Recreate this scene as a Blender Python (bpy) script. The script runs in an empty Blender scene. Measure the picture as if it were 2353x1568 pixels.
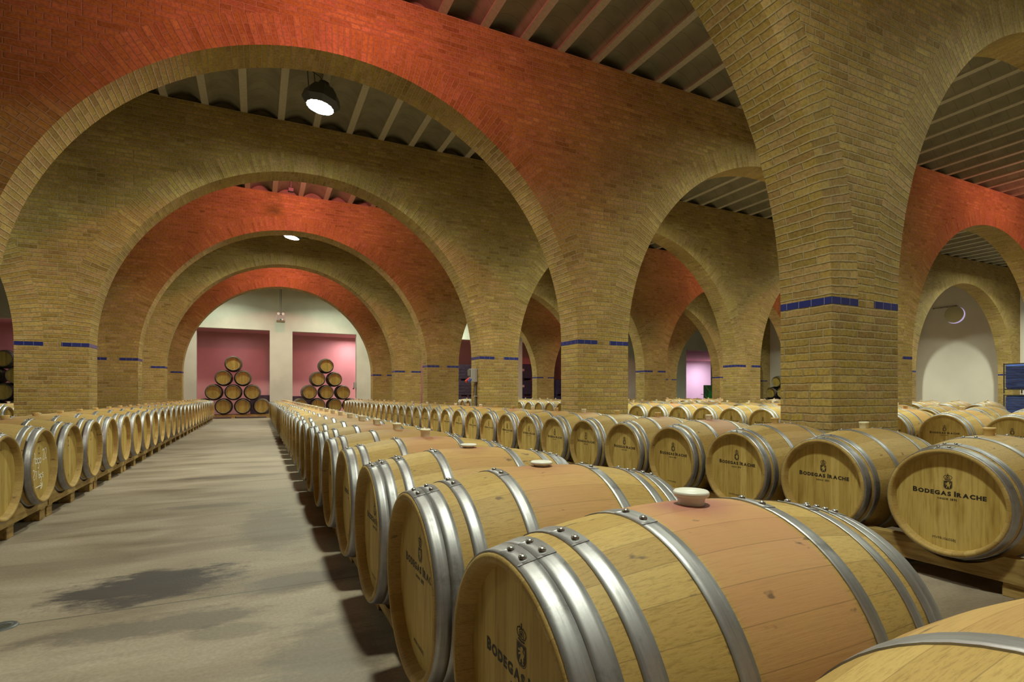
import bpy, math, random
from mathutils import Vector
random.seed(7)
sc = bpy.context.scene
COL = sc.collection
PI = math.pi

# ------------------------------------------------------------------ scene constants (metres, camera stands over the origin)
H = 1.04                                  # eye height
D = 3.973                                 # spacing of the arcade walls
Y0 = 2.915                                # near face of the wall just ahead of the camera
TH = 0.49                                 # wall thickness
PER = 7.82                                # spacing of the arches along a wall
CX0 = 0.957                               # centre of the aisle arch
R = 3.437                                 # arch radius
RING = 0.36
SPR = 0.77 + H                            # springing height
CEIL = 5.13 + H                           # underside of the joists
TOPZ = CEIL + 0.42
XL, XR = -11.2, 28.45                     # side walls
YN, YE = -5.0, 26.75                      # wall behind the camera, end wall
LINT = 2.91 + H                           # lintel height of the end wall openings
CENTRES = [CX0 + PER * k for k in (-1, 0, 1, 2, 3)]
WALLY = [Y0 + D * k for k in range(-1, 6)]   # near faces

# ------------------------------------------------------------------ small helpers
def mesh(name, verts, faces, mats, fmat=None, smooth=False, uvs=None):
    me = bpy.data.meshes.new(name)
    me.from_pydata([tuple(v) for v in verts], [], faces)
    for m in (mats if isinstance(mats, (list, tuple)) else [mats]):
        me.materials.append(m)
    if fmat:
        me.polygons.foreach_set('material_index', fmat)
    if smooth is True:
        me.polygons.foreach_set('use_smooth', [True] * len(faces))
    elif smooth:
        me.polygons.foreach_set('use_smooth', smooth)
    if uvs:
        lay = me.uv_layers.new(name='UVMap')
        lay.data.foreach_set('uv', [c for f in uvs for p in f for c in p])
    me.update()
    return me

class MB:
    """collects shapes into one mesh"""
    def __init__(s):
        s.v, s.f, s.m, s.s, s.uv = [], [], [], [], []
    def face(s, pts, uv=None, mi=0, sm=False):
        b = len(s.v); s.v += [tuple(p) for p in pts]
        s.f.append(tuple(range(b, b + len(pts)))); s.m.append(mi); s.s.append(sm)
        s.uv.append(uv or [(p[0], p[1]) for p in pts])
    def raw(s, verts, faces, mi=0, sm=False):
        b = len(s.v); s.v += [tuple(p) for p in verts]
        for f in faces:
            s.f.append(tuple(b + i for i in f)); s.m.append(mi); s.s.append(sm)
            s.uv.append([(verts[i][0], verts[i][1]) for i in f])
    def box(s, x0, x1, y0, y1, z0, z1, mi=0, bev=0.0):
        if bev <= 0:
            v = [(x, y, z) for x in (x0, x1) for y in (y0, y1) for z in (z0, z1)]
            f = [(0, 1, 3, 2), (4, 6, 7, 5), (0, 4, 5, 1), (2, 3, 7, 6), (0, 2, 6, 4), (1, 5, 7, 3)]
            s.raw(v, f, mi); return
        b = bev; v = []; 
        # chamfered box: 24 vertices
        idx = {}
        for ix, x in enumerate((x0, x1)):
            for iy, y in enumerate((y0, y1)):
                for iz, z in enumerate((z0, z1)):
                    sx, sy, sz = (1, -1)[ix], (1, -1)[iy], (1, -1)[iz]
                    for k, p in enumerate([(x, y + sy * b, z + sz * b), (x + sx * b, y, z + sz * b), (x + sx * b, y + sy * b, z)]):
                        idx[ix, iy, iz, k] = len(v); v.append(p)
        g = lambda a, k: idx[a[0], a[1], a[2], k]
        f = []
        for k, quad in ((0, lambda i: [(i, 0, 0), (i, 0, 1), (i, 1, 1), (i, 1, 0)]), (1, lambda i: [(0, i, 0), (1, i, 0), (1, i, 1), (0, i, 1)]),
                        (2, lambda i: [(0, 0, i), (0, 1, i), (1, 1, i), (1, 0, i)])):
            for i in (0, 1):
                q = [g(a, k) for a in quad(i)]
                f.append(tuple(q if i == 0 else q[::-1]))
        for a in (0, 1):
            for c in (0, 1):
                f.append((g((a, c, 0), 0), g((a, c, 1), 0), g((a, c, 1), 1), g((a, c, 0), 1)))
                f.append((g((a, 0, c), 0), g((a, 1, c), 0), g((a, 1, c), 2), g((a, 0, c), 2)))
                f.append((g((0, a, c), 1), g((1, a, c), 1), g((1, a, c), 2), g((0, a, c), 2)))
        for a in (0, 1):
            for c in (0, 1):
                for e in (0, 1):
                    f.append(tuple(g((a, c, e), k) for k in range(3)))
        s.raw(v, f, mi)
    def lathe(s, prof, n, axis='z', o=(0, 0, 0), mi=0, sm=True, cap0=False, cap1=False):
        v = []
        for (r, h) in prof:
            for i in range(n):
                a = 2 * PI * i / n
                c, d = r * math.cos(a), r * math.sin(a)
                p = (c, d, h) if axis == 'z' else ((h, c, d) if axis == 'x' else (d, h, c))
                v.append((p[0] + o[0], p[1] + o[1], p[2] + o[2]))
        f = []
        for j in range(len(prof) - 1):
            for i in range(n):
                k = (i + 1) % n
                f.append((j * n + i, j * n + k, (j + 1) * n + k, (j + 1) * n + i))
        s.raw(v, f, mi, sm)
        if cap0: s.raw(v[:n], [tuple(range(n))[::-1]], mi)
        if cap1: s.raw(v[-n:], [tuple(range(n))], mi)
    def tube(s, pts, r, n=8, mi=0):
        pts = [Vector(p) for p in pts]; rings = []
        for i, p in enumerate(pts):
            t = (pts[min(i + 1, len(pts) - 1)] - pts[max(i - 1, 0)]).normalized()
            u = t.orthogonal().normalized() if i == 0 else (u - t * u.dot(t)).normalized()
            w = t.cross(u)
            rings.append([p + (u * math.cos(2 * PI * k / n) + w * math.sin(2 * PI * k / n)) * r for k in range(n)])
        v = [q for ring in rings for q in ring]
        f = [(j * n + i, j * n + (i + 1) % n, (j + 1) * n + (i + 1) % n, (j + 1) * n + i) for j in range(len(pts) - 1) for i in range(n)]
        s.raw(v, f, mi, True)
        s.raw(rings[0], [tuple(range(n))[::-1]], mi); s.raw(rings[-1], [tuple(range(n))], mi)
    def data(s, name, mats, uv=False):
        return mesh(name, s.v, s.f, mats, s.m, s.s, s.uv if uv else None)

def link(name, data, parent=None, loc=(0, 0, 0)):
    o = bpy.data.objects.new(name, data); COL.objects.link(o)
    o.location = loc
    if parent is not None: o.parent = parent
    return o
def tag(o, label=None, cat=None, group=None, kind=None):
    if label: o['label'] = label
    if cat: o['category'] = cat
    if group: o['group'] = group
    if kind: o['kind'] = kind
    return o
def thing(name, label, cat, loc=(0, 0, 0), rz=0.0, group=None):
    o = bpy.data.objects.new(name, None); COL.objects.link(o)
    o.empty_display_size = 0.1
    o.location = loc; o.rotation_euler = (0, 0, rz)
    return tag(o, label, cat, group)
def copy_tree(o, parent=None):
    c = o.copy(); COL.objects.link(c)
    if parent is not None:
        c.parent = parent
    for ch in KIDS.get(o.name, []):
        copy_tree(ch, c)
    return c
KIDS = {}
def register(o):
    """remember the children of a thing once, so copying needs no search"""
    for q in list(bpy.data.objects):
        if q.parent is not None:
            KIDS.setdefault(q.parent.name, [])
            if q not in KIDS[q.parent.name]:
                KIDS[q.parent.name].append(q)

# ------------------------------------------------------------------ materials
def mat(name):
    m = bpy.data.materials.new(name); m.use_nodes = True
    nt = m.node_tree; nt.nodes.clear()
    out = nt.nodes.new('ShaderNodeOutputMaterial'); b = nt.nodes.new('ShaderNodeBsdfPrincipled')
    nt.links.new(b.outputs[0], out.inputs[0])
    return m, nt, b
def N(nt, t, **kw):
    n = nt.nodes.new(t)
    for k, v in kw.items():
        if k in n.inputs: n.inputs[k].default_value = v
        else: setattr(n, k, v)
    return n
def L(nt, a, b): nt.links.new(a, b)
def ramp(nt, stops, src=None, interp='LINEAR'):
    n = nt.nodes.new('ShaderNodeValToRGB'); e = n.color_ramp.elements; n.color_ramp.interpolation = interp
    while len(e) < len(stops): e.new(0.5)
    for k, (p, c) in enumerate(stops):
        e[k].position = p; e[k].color = (*c, 1) if len(c) == 3 else c
    if src is not None: L(nt, src, n.inputs[0])
    return n
def mix(nt, fac, a, b, mode='MIX'):
    n = nt.nodes.new('ShaderNodeMix'); n.data_type = 'RGBA'; n.blend_type = mode
    for s, v in ((0, fac), (6, a), (7, b)):
        if hasattr(v, 'links'): L(nt, v, n.inputs[s])
        elif isinstance(v, (int, float)): n.inputs[s].default_value = v
        else: n.inputs[s].default_value = (*v, 1)
    return n.outputs[2]
def math_(nt, op, a, b=None, c=None):
    n = nt.nodes.new('ShaderNodeMath'); n.operation = op
    for i, v in enumerate((a, b, c)):
        if v is None: continue
        if hasattr(v, 'links'): L(nt, v, n.inputs[i])
        else: n.inputs[i].default_value = v
    return n.outputs[0]
def mapping(nt, src, scale=(1, 1, 1), loc=(0, 0, 0)):
    n = nt.nodes.new('ShaderNodeMapping'); n.inputs['Scale'].default_value = scale; n.inputs['Location'].default_value = loc
    L(nt, src, n.inputs[0]); return n.outputs[0]
def bump(nt, b, h, strength=0.4, dist=0.01):
    n = N(nt, 'ShaderNodeBump', Strength=strength, Distance=dist); L(nt, h, n.inputs['Height']); L(nt, n.outputs[0], b.inputs['Normal']); return n

def brick_material(name, squash=1.0, sq_freq=2):
    m, nt, b = mat(name)
    uv = N(nt, 'ShaderNodeUVMap').outputs[0]
    tc = N(nt, 'ShaderNodeTexCoord').outputs['Object']
    wob = N(nt, 'ShaderNodeTexNoise', Scale=9.0, Detail=2.0); L(nt, tc, wob.inputs['Vector'])
    off = nt.nodes.new('ShaderNodeVectorMath'); off.operation = 'MULTIPLY_ADD'
    L(nt, wob.outputs['Color'], off.inputs[0]); off.inputs[1].default_value = (0.016, 0.016, 0); L(nt, uv, off.inputs[2])
    br = nt.nodes.new('ShaderNodeTexBrick'); br.offset = 0.5; br.squash = squash; br.squash_frequency = sq_freq
    L(nt, off.outputs[0], br.inputs['Vector'])
    for k, v in {'Color1': (0, 0, 0, 1), 'Color2': (1, 1, 1, 1), 'Mortar': (.5, .5, .5, 1), 'Scale': 1.0, 'Mortar Size': 0.0095, 'Mortar Smooth': 0.7,
                 'Bias': 0.0, 'Brick Width': 0.25, 'Row Height': 0.067}.items():
        br.inputs[k].default_value = v
    tone = ramp(nt, [(0.0, (0.31, 0.205, 0.058)), (0.13, (0.46, 0.335, 0.098)), (0.28, (0.40, 0.27, 0.075)), (0.42, (0.50, 0.335, 0.145)), (0.55, (0.455, 0.32, 0.082)), (0.68, (0.385, 0.25, 0.092)), (0.80, (0.52, 0.385, 0.125)), (0.92, (0.46, 0.295, 0.13)), (1.0, (0.33, 0.21, 0.068))], br.outputs['Color'])
    n1 = N(nt, 'ShaderNodeTexNoise', Scale=1.1, Detail=5.0); L(nt, tc, n1.inputs['Vector'])
    n2 = N(nt, 'ShaderNodeTexNoise', Scale=38.0, Detail=4.0); L(nt, tc, n2.inputs['Vector'])
    blot = ramp(nt, [(0.3, (0.66, 0.65, 0.62)), (0.62, (0.99, 0.99, 0.97))], n1.outputs['Fac'])
    c1 = mix(nt, 1.0, tone.outputs[0], blot.outputs[0], 'MULTIPLY')
    sp = ramp(nt, [(0.36, (0.72, 0.70, 0.66)), (0.55, (1, 1, 1)), (0.75, (1.12, 1.12, 1.12))], n2.outputs['Fac'])
    c2 = mix(nt, 0.8, c1, sp.outputs[0], 'MULTIPLY')
    # pale efflorescence on some bricks
    n3 = N(nt, 'ShaderNodeTexNoise', Scale=1.7, Detail=6.0, Roughness=0.7); L(nt, mapping(nt, tc, (1, 1, 3), (7, 3, 1)), n3.inputs['Vector'])
    eff = ramp(nt, [(0.63, (0, 0, 0)), (0.74, (0.55, 0.55, 0.55))], n3.outputs['Fac'])
    c3 = mix(nt, eff.outputs[0], c2, (0.52, 0.43, 0.27))
    mort = mix(nt, n2.outputs['Fac'], (0.27, 0.21, 0.10), (0.44, 0.355, 0.19))
    edge = ramp(nt, [(0.0, (1, 1, 1)), (0.22, (0.7, 0.66, 0.6)), (0.55, (1, 1, 1))], br.outputs['Fac'])  # joint shadow painted into the brick colour beside the mortar
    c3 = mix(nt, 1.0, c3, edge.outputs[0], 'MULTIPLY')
    col = mix(nt, ramp(nt, [(0.35, (0, 0, 0)), (0.7, (1, 1, 1))], br.outputs['Fac']).outputs[0], c3, mort)
    L(nt, col, b.inputs['Base Color']); b.inputs['Roughness'].default_value = 0.85; b.inputs['Specular IOR Level'].default_value = 0.25
    inv = math_(nt, 'SUBTRACT', 1.0, br.outputs['Fac'])
    hgt = math_(nt, 'MULTIPLY_ADD', n2.outputs['Fac'], 0.35, inv)
    bump(nt, b, hgt, 0.65, 0.010)
    return m
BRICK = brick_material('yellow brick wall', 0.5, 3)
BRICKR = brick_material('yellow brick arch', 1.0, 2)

def simple(name, col, rough=0.6, metal=0.0, noise=None, bumpd=None, spec=0.5):
    m, nt, b = mat(name)
    b.inputs['Roughness'].default_value = rough; b.inputs['Metallic'].default_value = metal; b.inputs['Specular IOR Level'].default_value = spec
    if noise:
        sc_, amt = noise
        tc = N(nt, 'ShaderNodeTexCoord').outputs['Object']
        n = N(nt, 'ShaderNodeTexNoise', Scale=sc_, Detail=5.0); L(nt, tc, n.inputs['Vector'])
        r = ramp(nt, [(0.3, tuple(c * (1 - amt) for c in col)), (0.7, tuple(min(1, c * (1 + amt)) for c in col))], n.outputs['Fac'])
        L(nt, r.outputs[0], b.inputs['Base Color'])
        if bumpd: bump(nt, b, n.outputs['Fac'], 0.5, bumpd)
    else:
        b.inputs['Base Color'].default_value = (*col, 1)
    return m
def emit(name, col, s):
    m = bpy.data.materials.new(name); m.use_nodes = True; nt = m.node_tree; nt.nodes.clear()
    o = nt.nodes.new('ShaderNodeOutputMaterial'); e = N(nt, 'ShaderNodeEmission', Strength=s); e.inputs[0].default_value = (*col, 1)
    L(nt, e.outputs[0], o.inputs[0]); return m

def concrete_floor():
    m, nt, b = mat('worn concrete floor')
    tc = N(nt, 'ShaderNodeTexCoord').outputs['Object']
    a = N(nt, 'ShaderNodeTexNoise', Scale=1.0, Detail=6.0, Roughness=0.6); L(nt, mapping(nt, tc, (0.9, 2.6, 1)), a.inputs['Vector'])
    f = N(nt, 'ShaderNodeTexNoise', Scale=60.0, Detail=4.0); L(nt, tc, f.inputs['Vector'])
    c = N(nt, 'ShaderNodeTexNoise', Scale=0.7, Detail=4.0, Distortion=1.0); L(nt, mapping(nt, tc, (1, 3.2, 1), (3, 8, 0)), c.inputs['Vector'])
    base = ramp(nt, [(0.28, (0.185, 0.148, 0.108)), (0.45, (0.27, 0.218, 0.165)), (0.6, (0.318, 0.26, 0.203)), (0.75, (0.385, 0.322, 0.258))], a.outputs['Fac'])
    dk = ramp(nt, [(0.33, (0.68, 0.65, 0.63)), (0.5, (1, 1, 1))], c.outputs['Fac'])
    col = mix(nt, 0.85, base.outputs[0], dk.outputs[0], 'MULTIPLY')
    fine = ramp(nt, [(0.3, (0.86, 0.86, 0.86)), (0.7, (1.1, 1.1, 1.1))], f.outputs['Fac'])
    col = mix(nt, 1.0, col, fine.outputs[0], 'MULTIPLY')
    # spilled stains on the aisle floor, each an uneven ellipse
    w = N(nt, 'ShaderNodeTexNoise', Scale=4.0, Detail=8.0, Roughness=0.75); L(nt, mapping(nt, tc, (0.8, 1.6, 1)), w.inputs['Vector'])
    for (cx, cy, rx, ry, k) in ((-0.52, 3.46, 0.52, 0.33, 1.0), (-0.42, 2.86, 0.55, 0.14, 0.55), (-0.1, 2.65, 0.2, 0.1, 0.35), (0.2, 3.2, 0.3, 0.2, 0.5), (0.12, 4.6, 0.3, 0.9, 0.35), (-0.3, 7.6, 0.8, 0.16, 0.45), (-0.45, 5.7, 0.5, 0.12, 0.4), (0.25, 2.2, 0.25, 0.5, 0.4)):
        d = mapping(nt, tc, (1 / rx, 1 / ry, 0), (-cx / rx, -cy / ry, 0))
        ln = nt.nodes.new('ShaderNodeVectorMath'); ln.operation = 'LENGTH'; L(nt, d, ln.inputs[0])
        t = math_(nt, 'ADD', ln.outputs['Value'], math_(nt, 'MULTIPLY', math_(nt, 'SUBTRACT', w.outputs['Fac'], 0.5), 2.2))
        s = ramp(nt, [(0.6, (k, k, k)), (1.05, (0, 0, 0))], t)
        col = mix(nt, s.outputs[0], col, (0.05, 0.038, 0.038))
    # saw-cut joints every bay
    sep = N(nt, 'ShaderNodeSeparateXYZ'); L(nt, tc, sep.inputs[0])
    jy = math_(nt, 'PINGPONG', math_(nt, 'SUBTRACT', sep.outputs[1], 3.13), D / 2)
    j = math_(nt, 'LESS_THAN', jy, 0.006)
    col = mix(nt, math_(nt, 'MULTIPLY', j, 0.75), col, (0.07, 0.06, 0.05))
    L(nt, col, b.inputs['Base Color'])
    rr = ramp(nt, [(0.3, (0.45, 0.45, 0.45)), (0.7, (0.7, 0.7, 0.7))], a.outputs['Fac']); L(nt, rr.outputs[0], b.inputs['Roughness'])
    b.inputs['Specular IOR Level'].default_value = 0.35
    bump(nt, b, f.outputs['Fac'], 0.25, 0.004)
    return m
FLOOR = concrete_floor()

def vault_material():
    m, nt, b = mat('grey ceiling vault blocks')
    tc = N(nt, 'ShaderNodeTexCoord').outputs['Object']
    sep = N(nt, 'ShaderNodeSeparateXYZ'); L(nt, tc, sep.inputs[0])
    n = N(nt, 'ShaderNodeTexNoise', Scale=3.0, Detail=5.0); L(nt, tc, n.inputs['Vector'])
    n2 = N(nt, 'ShaderNodeTexNoise', Scale=70.0, Detail=2.0); L(nt, tc, n2.inputs['Vector'])
    pp = math_(nt, 'PINGPONG', sep.outputs[1], 0.25 / 2)
    j = math_(nt, 'LESS_THAN', pp, 0.004)
    base = ramp(nt, [(0.3, (0.20, 0.175, 0.115)), (0.7, (0.28, 0.25, 0.17))], n.outputs['Fac'])
    col = mix(nt, math_(nt, 'MULTIPLY', j, 0.6), base.outputs[0], (0.1, 0.09, 0.07))
    L(nt, col, b.inputs['Base Color']); b.inputs['Roughness'].default_value = 0.9
    bump(nt, b, n2.outputs['Fac'], 0.3, 0.004)
    return m
VAULT = vault_material()
JOIST = simple('pale concrete joist', (0.43, 0.38, 0.28), 0.85, noise=(25.0, 0.1))
CONC = simple('pale grey concrete', (0.55, 0.55, 0.48), 0.8, noise=(1.3, 0.09))
WHITEW = simple('off white plaster', (0.66, 0.60, 0.54), 0.85, noise=(1.0, 0.05))
def pink_material():
    m, nt, b = mat('pink painted wall')
    tc = N(nt, 'ShaderNodeTexCoord').outputs['Object']
    n = N(nt, 'ShaderNodeTexNoise', Scale=0.8, Detail=5.0); L(nt, tc, n.inputs['Vector'])
    s = N(nt, 'ShaderNodeTexNoise', Scale=4.0, Detail=6.0, Roughness=0.75); L(nt, mapping(nt, tc, (1, 1, 1.4)), s.inputs['Vector'])
    base = ramp(nt, [(0.3, (0.54, 0.255, 0.265)), (0.7, (0.64, 0.32, 0.335))], n.outputs['Fac'])
    sp = ramp(nt, [(0.26, (0.6, 0.6, 0.6)), (0.33, (0, 0, 0))], s.outputs['Fac'])
    L(nt, mix(nt, sp.outputs[0], base.outputs[0], (0.22, 0.08, 0.09)), b.inputs['Base Color']); b.inputs['Roughness'].default_value = 0.8
    return m
PINK = pink_material()
PALEPINK = simple('pale pink paint', (0.80, 0.60, 0.72), 0.8, noise=(0.7, 0.05))
def tile_material():
    m, nt, b = mat('glazed blue tile')
    uv = N(nt, 'ShaderNodeUVMap').outputs[0]
    br = nt.nodes.new('ShaderNodeTexBrick'); br.offset = 0.0
    L(nt, uv, br.inputs['Vector'])
    for k, v in {'Color1': (0.018, 0.026, 0.17, 1), 'Color2': (0.028, 0.036, 0.21, 1), 'Mortar': (0.3, 0.29, 0.33, 1), 'Scale': 1.0, 'Mortar Size': 0.002, 'Mortar Smooth': 0.0, 'Brick Width': 0.12, 'Row Height': 0.5}.items():
        br.inputs[k].default_value = v
    L(nt, br.outputs['Color'], b.inputs['Base Color']); b.inputs['Roughness'].default_value = 0.3
    return m
TILE = tile_material()

def stave_material(name, tones, stain, nst=30, seam=0.45):
    """barrel side: lengthwise staves along local X, grain, wine blush in the middle third"""
    m, nt, b = mat(name)
    tc = N(nt, 'ShaderNodeTexCoord').outputs['Object']
    oi = N(nt, 'ShaderNodeObjectInfo').outputs['Random']
    sep = N(nt, 'ShaderNodeSeparateXYZ'); L(nt, tc, sep.inputs[0])
    zc = math_(nt, 'SUBTRACT', sep.outputs[2], 0.35)
    ang = math_(nt, 'ARCTAN2', sep.outputs[1], zc)
    st = math_(nt, 'MULTIPLY_ADD', ang, nst / (2 * PI), math_(nt, 'MULTIPLY', oi, 17.0))
    cell = math_(nt, 'FLOOR', st); fr = math_(nt, 'FRACT', st)
    wn = N(nt, 'ShaderNodeTexWhiteNoise', noise_dimensions='2D')
    cm = N(nt, 'ShaderNodeCombineXYZ'); L(nt, cell, cm.inputs[0]); L(nt, math_(nt, 'MULTIPLY', oi, 91.0), cm.inputs[1]); L(nt, cm.outputs[0], wn.inputs['Vector'])
    col = ramp(nt, [(0.0, tones[0]), (0.5, tones[1]), (1.0, tones[2])], wn.outputs['Value']).outputs[0]
    offs = N(nt, 'ShaderNodeCombineXYZ'); L(nt, math_(nt, 'MULTIPLY', wn.outputs['Value'], 31.0), offs.inputs[0]); L(nt, math_(nt, 'MULTIPLY', oi, 57.0), offs.inputs[1])
    va = nt.nodes.new('ShaderNodeVectorMath'); va.operation = 'ADD'; L(nt, tc, va.inputs[0]); L(nt, offs.outputs[0], va.inputs[1])
    g = N(nt, 'ShaderNodeTexNoise', Scale=1.0, Detail=6.0, Roughness=0.65); L(nt, mapping(nt, va.outputs[0], (5, 230, 230)), g.inputs['Vector'])
    gr = ramp(nt, [(0.34, (0.70, 0.66, 0.58)), (0.5, (1, 1, 1)), (0.7, (1.08, 1.07, 1.05))], g.outputs['Fac'])
    col = mix(nt, 0.85, col, gr.outputs[0], 'MULTIPLY')
    g2 = N(nt, 'ShaderNodeTexNoise', Scale=1.0, Detail=3.0, Roughness=0.6); L(nt, mapping(nt, va.outputs[0], (28, 620, 620)), g2.inputs['Vector'])
    po = ramp(nt, [(0.30, (0.66, 0.6, 0.5)), (0.42, (1, 1, 1))], g2.outputs['Fac'])
    col = mix(nt, 0.7, col, po.outputs[0], 'MULTIPLY')
    lw = N(nt, 'ShaderNodeTexNoise', Scale=6.0, Detail=4.0); L(nt, va.outputs[0], lw.inputs['Vector'])
    # wine blush around the bung
    ax = math_(nt, 'ABSOLUTE', sep.outputs[0])
    up = math_(nt, 'SUBTRACT', 1.0, math_(nt, 'ABSOLUTE', math_(nt, 'MULTIPLY', ang, 1 / 2.6)))
    band = math_(nt, 'SMOOTH_MIN', math_(nt, 'MULTIPLY', math_(nt, 'SUBTRACT', 0.158, ax), 60.0), 1.0, 0.1)
    amount = math_(nt, 'MULTIPLY', math_(nt, 'MAXIMUM', band, 0.0), math_(nt, 'MULTIPLY_ADD', lw.outputs['Fac'], 0.8, math_(nt, 'MULTIPLY', up, 0.55)))
    amount = math_(nt, 'MULTIPLY', amount, math_(nt, 'MULTIPLY_ADD', oi, 0.5, stain))
    amount = math_(nt, 'MINIMUM', math_(nt, 'MAXIMUM', amount, 0.0), 0.9)
    col = mix(nt, amount, col, (0.43, 0.212, 0.105))
    # dark ring spill at the bung and loose drips
    dv = mapping(nt, tc, (1, 1, 1), (0, 0, -0.70))
    ln = nt.nodes.new('ShaderNodeVectorMath'); ln.operation = 'LENGTH'; L(nt, dv, ln.inputs[0])
    sp = math_(nt, 'ADD', ln.outputs['Value'], math_(nt, 'MULTIPLY', math_(nt, 'SUBTRACT', lw.outputs['Fac'], 0.5), 0.16))
    spr = ramp(nt, [(0.04, (1, 1, 1)), (0.12, (0, 0, 0))], sp)
    col = mix(nt, math_(nt, 'MULTIPLY', spr.outputs[0], math_(nt, 'MULTIPLY_ADD', oi, 0.6, stain * 0.6)), col, (0.27, 0.085, 0.085))
    dn = N(nt, 'ShaderNodeTexNoise', Scale=13.0, Detail=3.0, Roughness=0.6); L(nt, mapping(nt, va.outputs[0], (0.8, 1.5, 1.5), (5, 2, 9)), dn.inputs['Vector'])
    drip = ramp(nt, [(0.275, (0.8, 0.8, 0.8)), (0.33, (0, 0, 0))], dn.outputs['Fac'])
    col = mix(nt, drip.outputs[0], col, (0.10, 0.065, 0.04))
    # seams
    e = math_(nt, 'MINIMUM', fr, math_(nt, 'SUBTRACT', 1.0, fr))
    sm = math_(nt, 'LESS_THAN', e, 0.012)
    col = mix(nt, math_(nt, 'MULTIPLY', sm, seam), col, (0.12, 0.07, 0.03))
    L(nt, col, b.inputs['Base Color']); b.inputs['Roughness'].default_value = 0.62; b.inputs['Specular IOR Level'].default_value = 0.35
    hg = math_(nt, 'MULTIPLY_ADD', math_(nt, 'GREATER_THAN', e, 0.012), 0.8, g.outputs['Fac'])
    bump(nt, b, hg, 0.15, 0.002)
    return m
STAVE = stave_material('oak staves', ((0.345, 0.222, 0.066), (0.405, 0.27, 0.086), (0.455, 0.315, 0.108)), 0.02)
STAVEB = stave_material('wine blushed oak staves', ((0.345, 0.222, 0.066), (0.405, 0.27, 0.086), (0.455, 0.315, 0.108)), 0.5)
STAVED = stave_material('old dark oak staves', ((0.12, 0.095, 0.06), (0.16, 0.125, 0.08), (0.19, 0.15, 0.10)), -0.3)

def head_material(name, tones, nb=9):
    m, nt, b = mat(name)
    tc = N(nt, 'ShaderNodeTexCoord').outputs['Object']
    oi = N(nt, 'ShaderNodeObjectInfo').outputs['Random']
    sep = N(nt, 'ShaderNodeSeparateXYZ'); L(nt, tc, sep.inputs[0])
    st = math_(nt, 'MULTIPLY_ADD', sep.outputs[1], nb / 0.53, math_(nt, 'MULTIPLY', oi, 7.0))
    cell = math_(nt, 'FLOOR', st); fr = math_(nt, 'FRACT', st)
    cm = N(nt, 'ShaderNodeCombineXYZ'); L(nt, cell, cm.inputs[0]); L(nt, math_(nt, 'MULTIPLY', oi, 41.0), cm.inputs[1])
    wn = N(nt, 'ShaderNodeTexWhiteNoise', noise_dimensions='2D'); L(nt, cm.outputs[0], wn.inputs['Vector'])
    col = ramp(nt, [(0.0, tones[0]), (0.5, tones[1]), (1.0, tones[2])], wn.outputs['Value']).outputs[0]
    offs = N(nt, 'ShaderNodeCombineXYZ'); L(nt, math_(nt, 'MULTIPLY', wn.outputs['Value'], 23.0), offs.inputs[2]); L(nt, math_(nt, 'MULTIPLY', oi, 57.0), offs.inputs[1])
    va = nt.nodes.new('ShaderNodeVectorMath'); va.operation = 'ADD'; L(nt, tc, va.inputs[0]); L(nt, offs.outputs[0], va.inputs[1])
    g = N(nt, 'ShaderNodeTexNoise', Scale=1.0, Detail=5.0, Roughness=0.6, Distortion=0.3); L(nt, mapping(nt, va.outputs[0], (60, 75, 6)), g.inputs['Vector'])
    gr = ramp(nt, [(0.32, (0.74, 0.68, 0.56)), (0.5, (1, 1, 1)), (0.72, (1.08, 1.07, 1.04))], g.outputs['Fac'])
    col = mix(nt, 0.85, col, gr.outputs[0], 'MULTIPLY')
    lw = N(nt, 'ShaderNodeTexNoise', Scale=5.0, Detail=3.0); L(nt, mapping(nt, va.outputs[0], (1, 1.6, 0.6)), lw.inputs['Vector'])
    wet = ramp(nt, [(0.30, (0.72, 0.66, 0.5)), (0.46, (1, 1, 1))], lw.outputs['Fac'])
    col = mix(nt, 0.9, col, wet.outputs[0], 'MULTIPLY')
    e = math_(nt, 'MINIMUM', fr, math_(nt, 'SUBTRACT', 1.0, fr))
    col = mix(nt, math_(nt, 'MULTIPLY', math_(nt, 'LESS_THAN', e, 0.012), 0.35), col, (0.14, 0.085, 0.03))
    L(nt, col, b.inputs['Base Color']); b.inputs['Roughness'].default_value = 0.55; b.inputs['Specular IOR Level'].default_value = 0.35
    bump(nt, b, g.outputs['Fac'], 0.12, 0.002)
    return m
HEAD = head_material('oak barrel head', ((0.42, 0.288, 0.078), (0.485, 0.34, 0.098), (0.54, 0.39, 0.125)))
HEADD = head_material('aged barrel head', ((0.27, 0.195, 0.045), (0.33, 0.245, 0.056), (0.38, 0.285, 0.072)))

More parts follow.
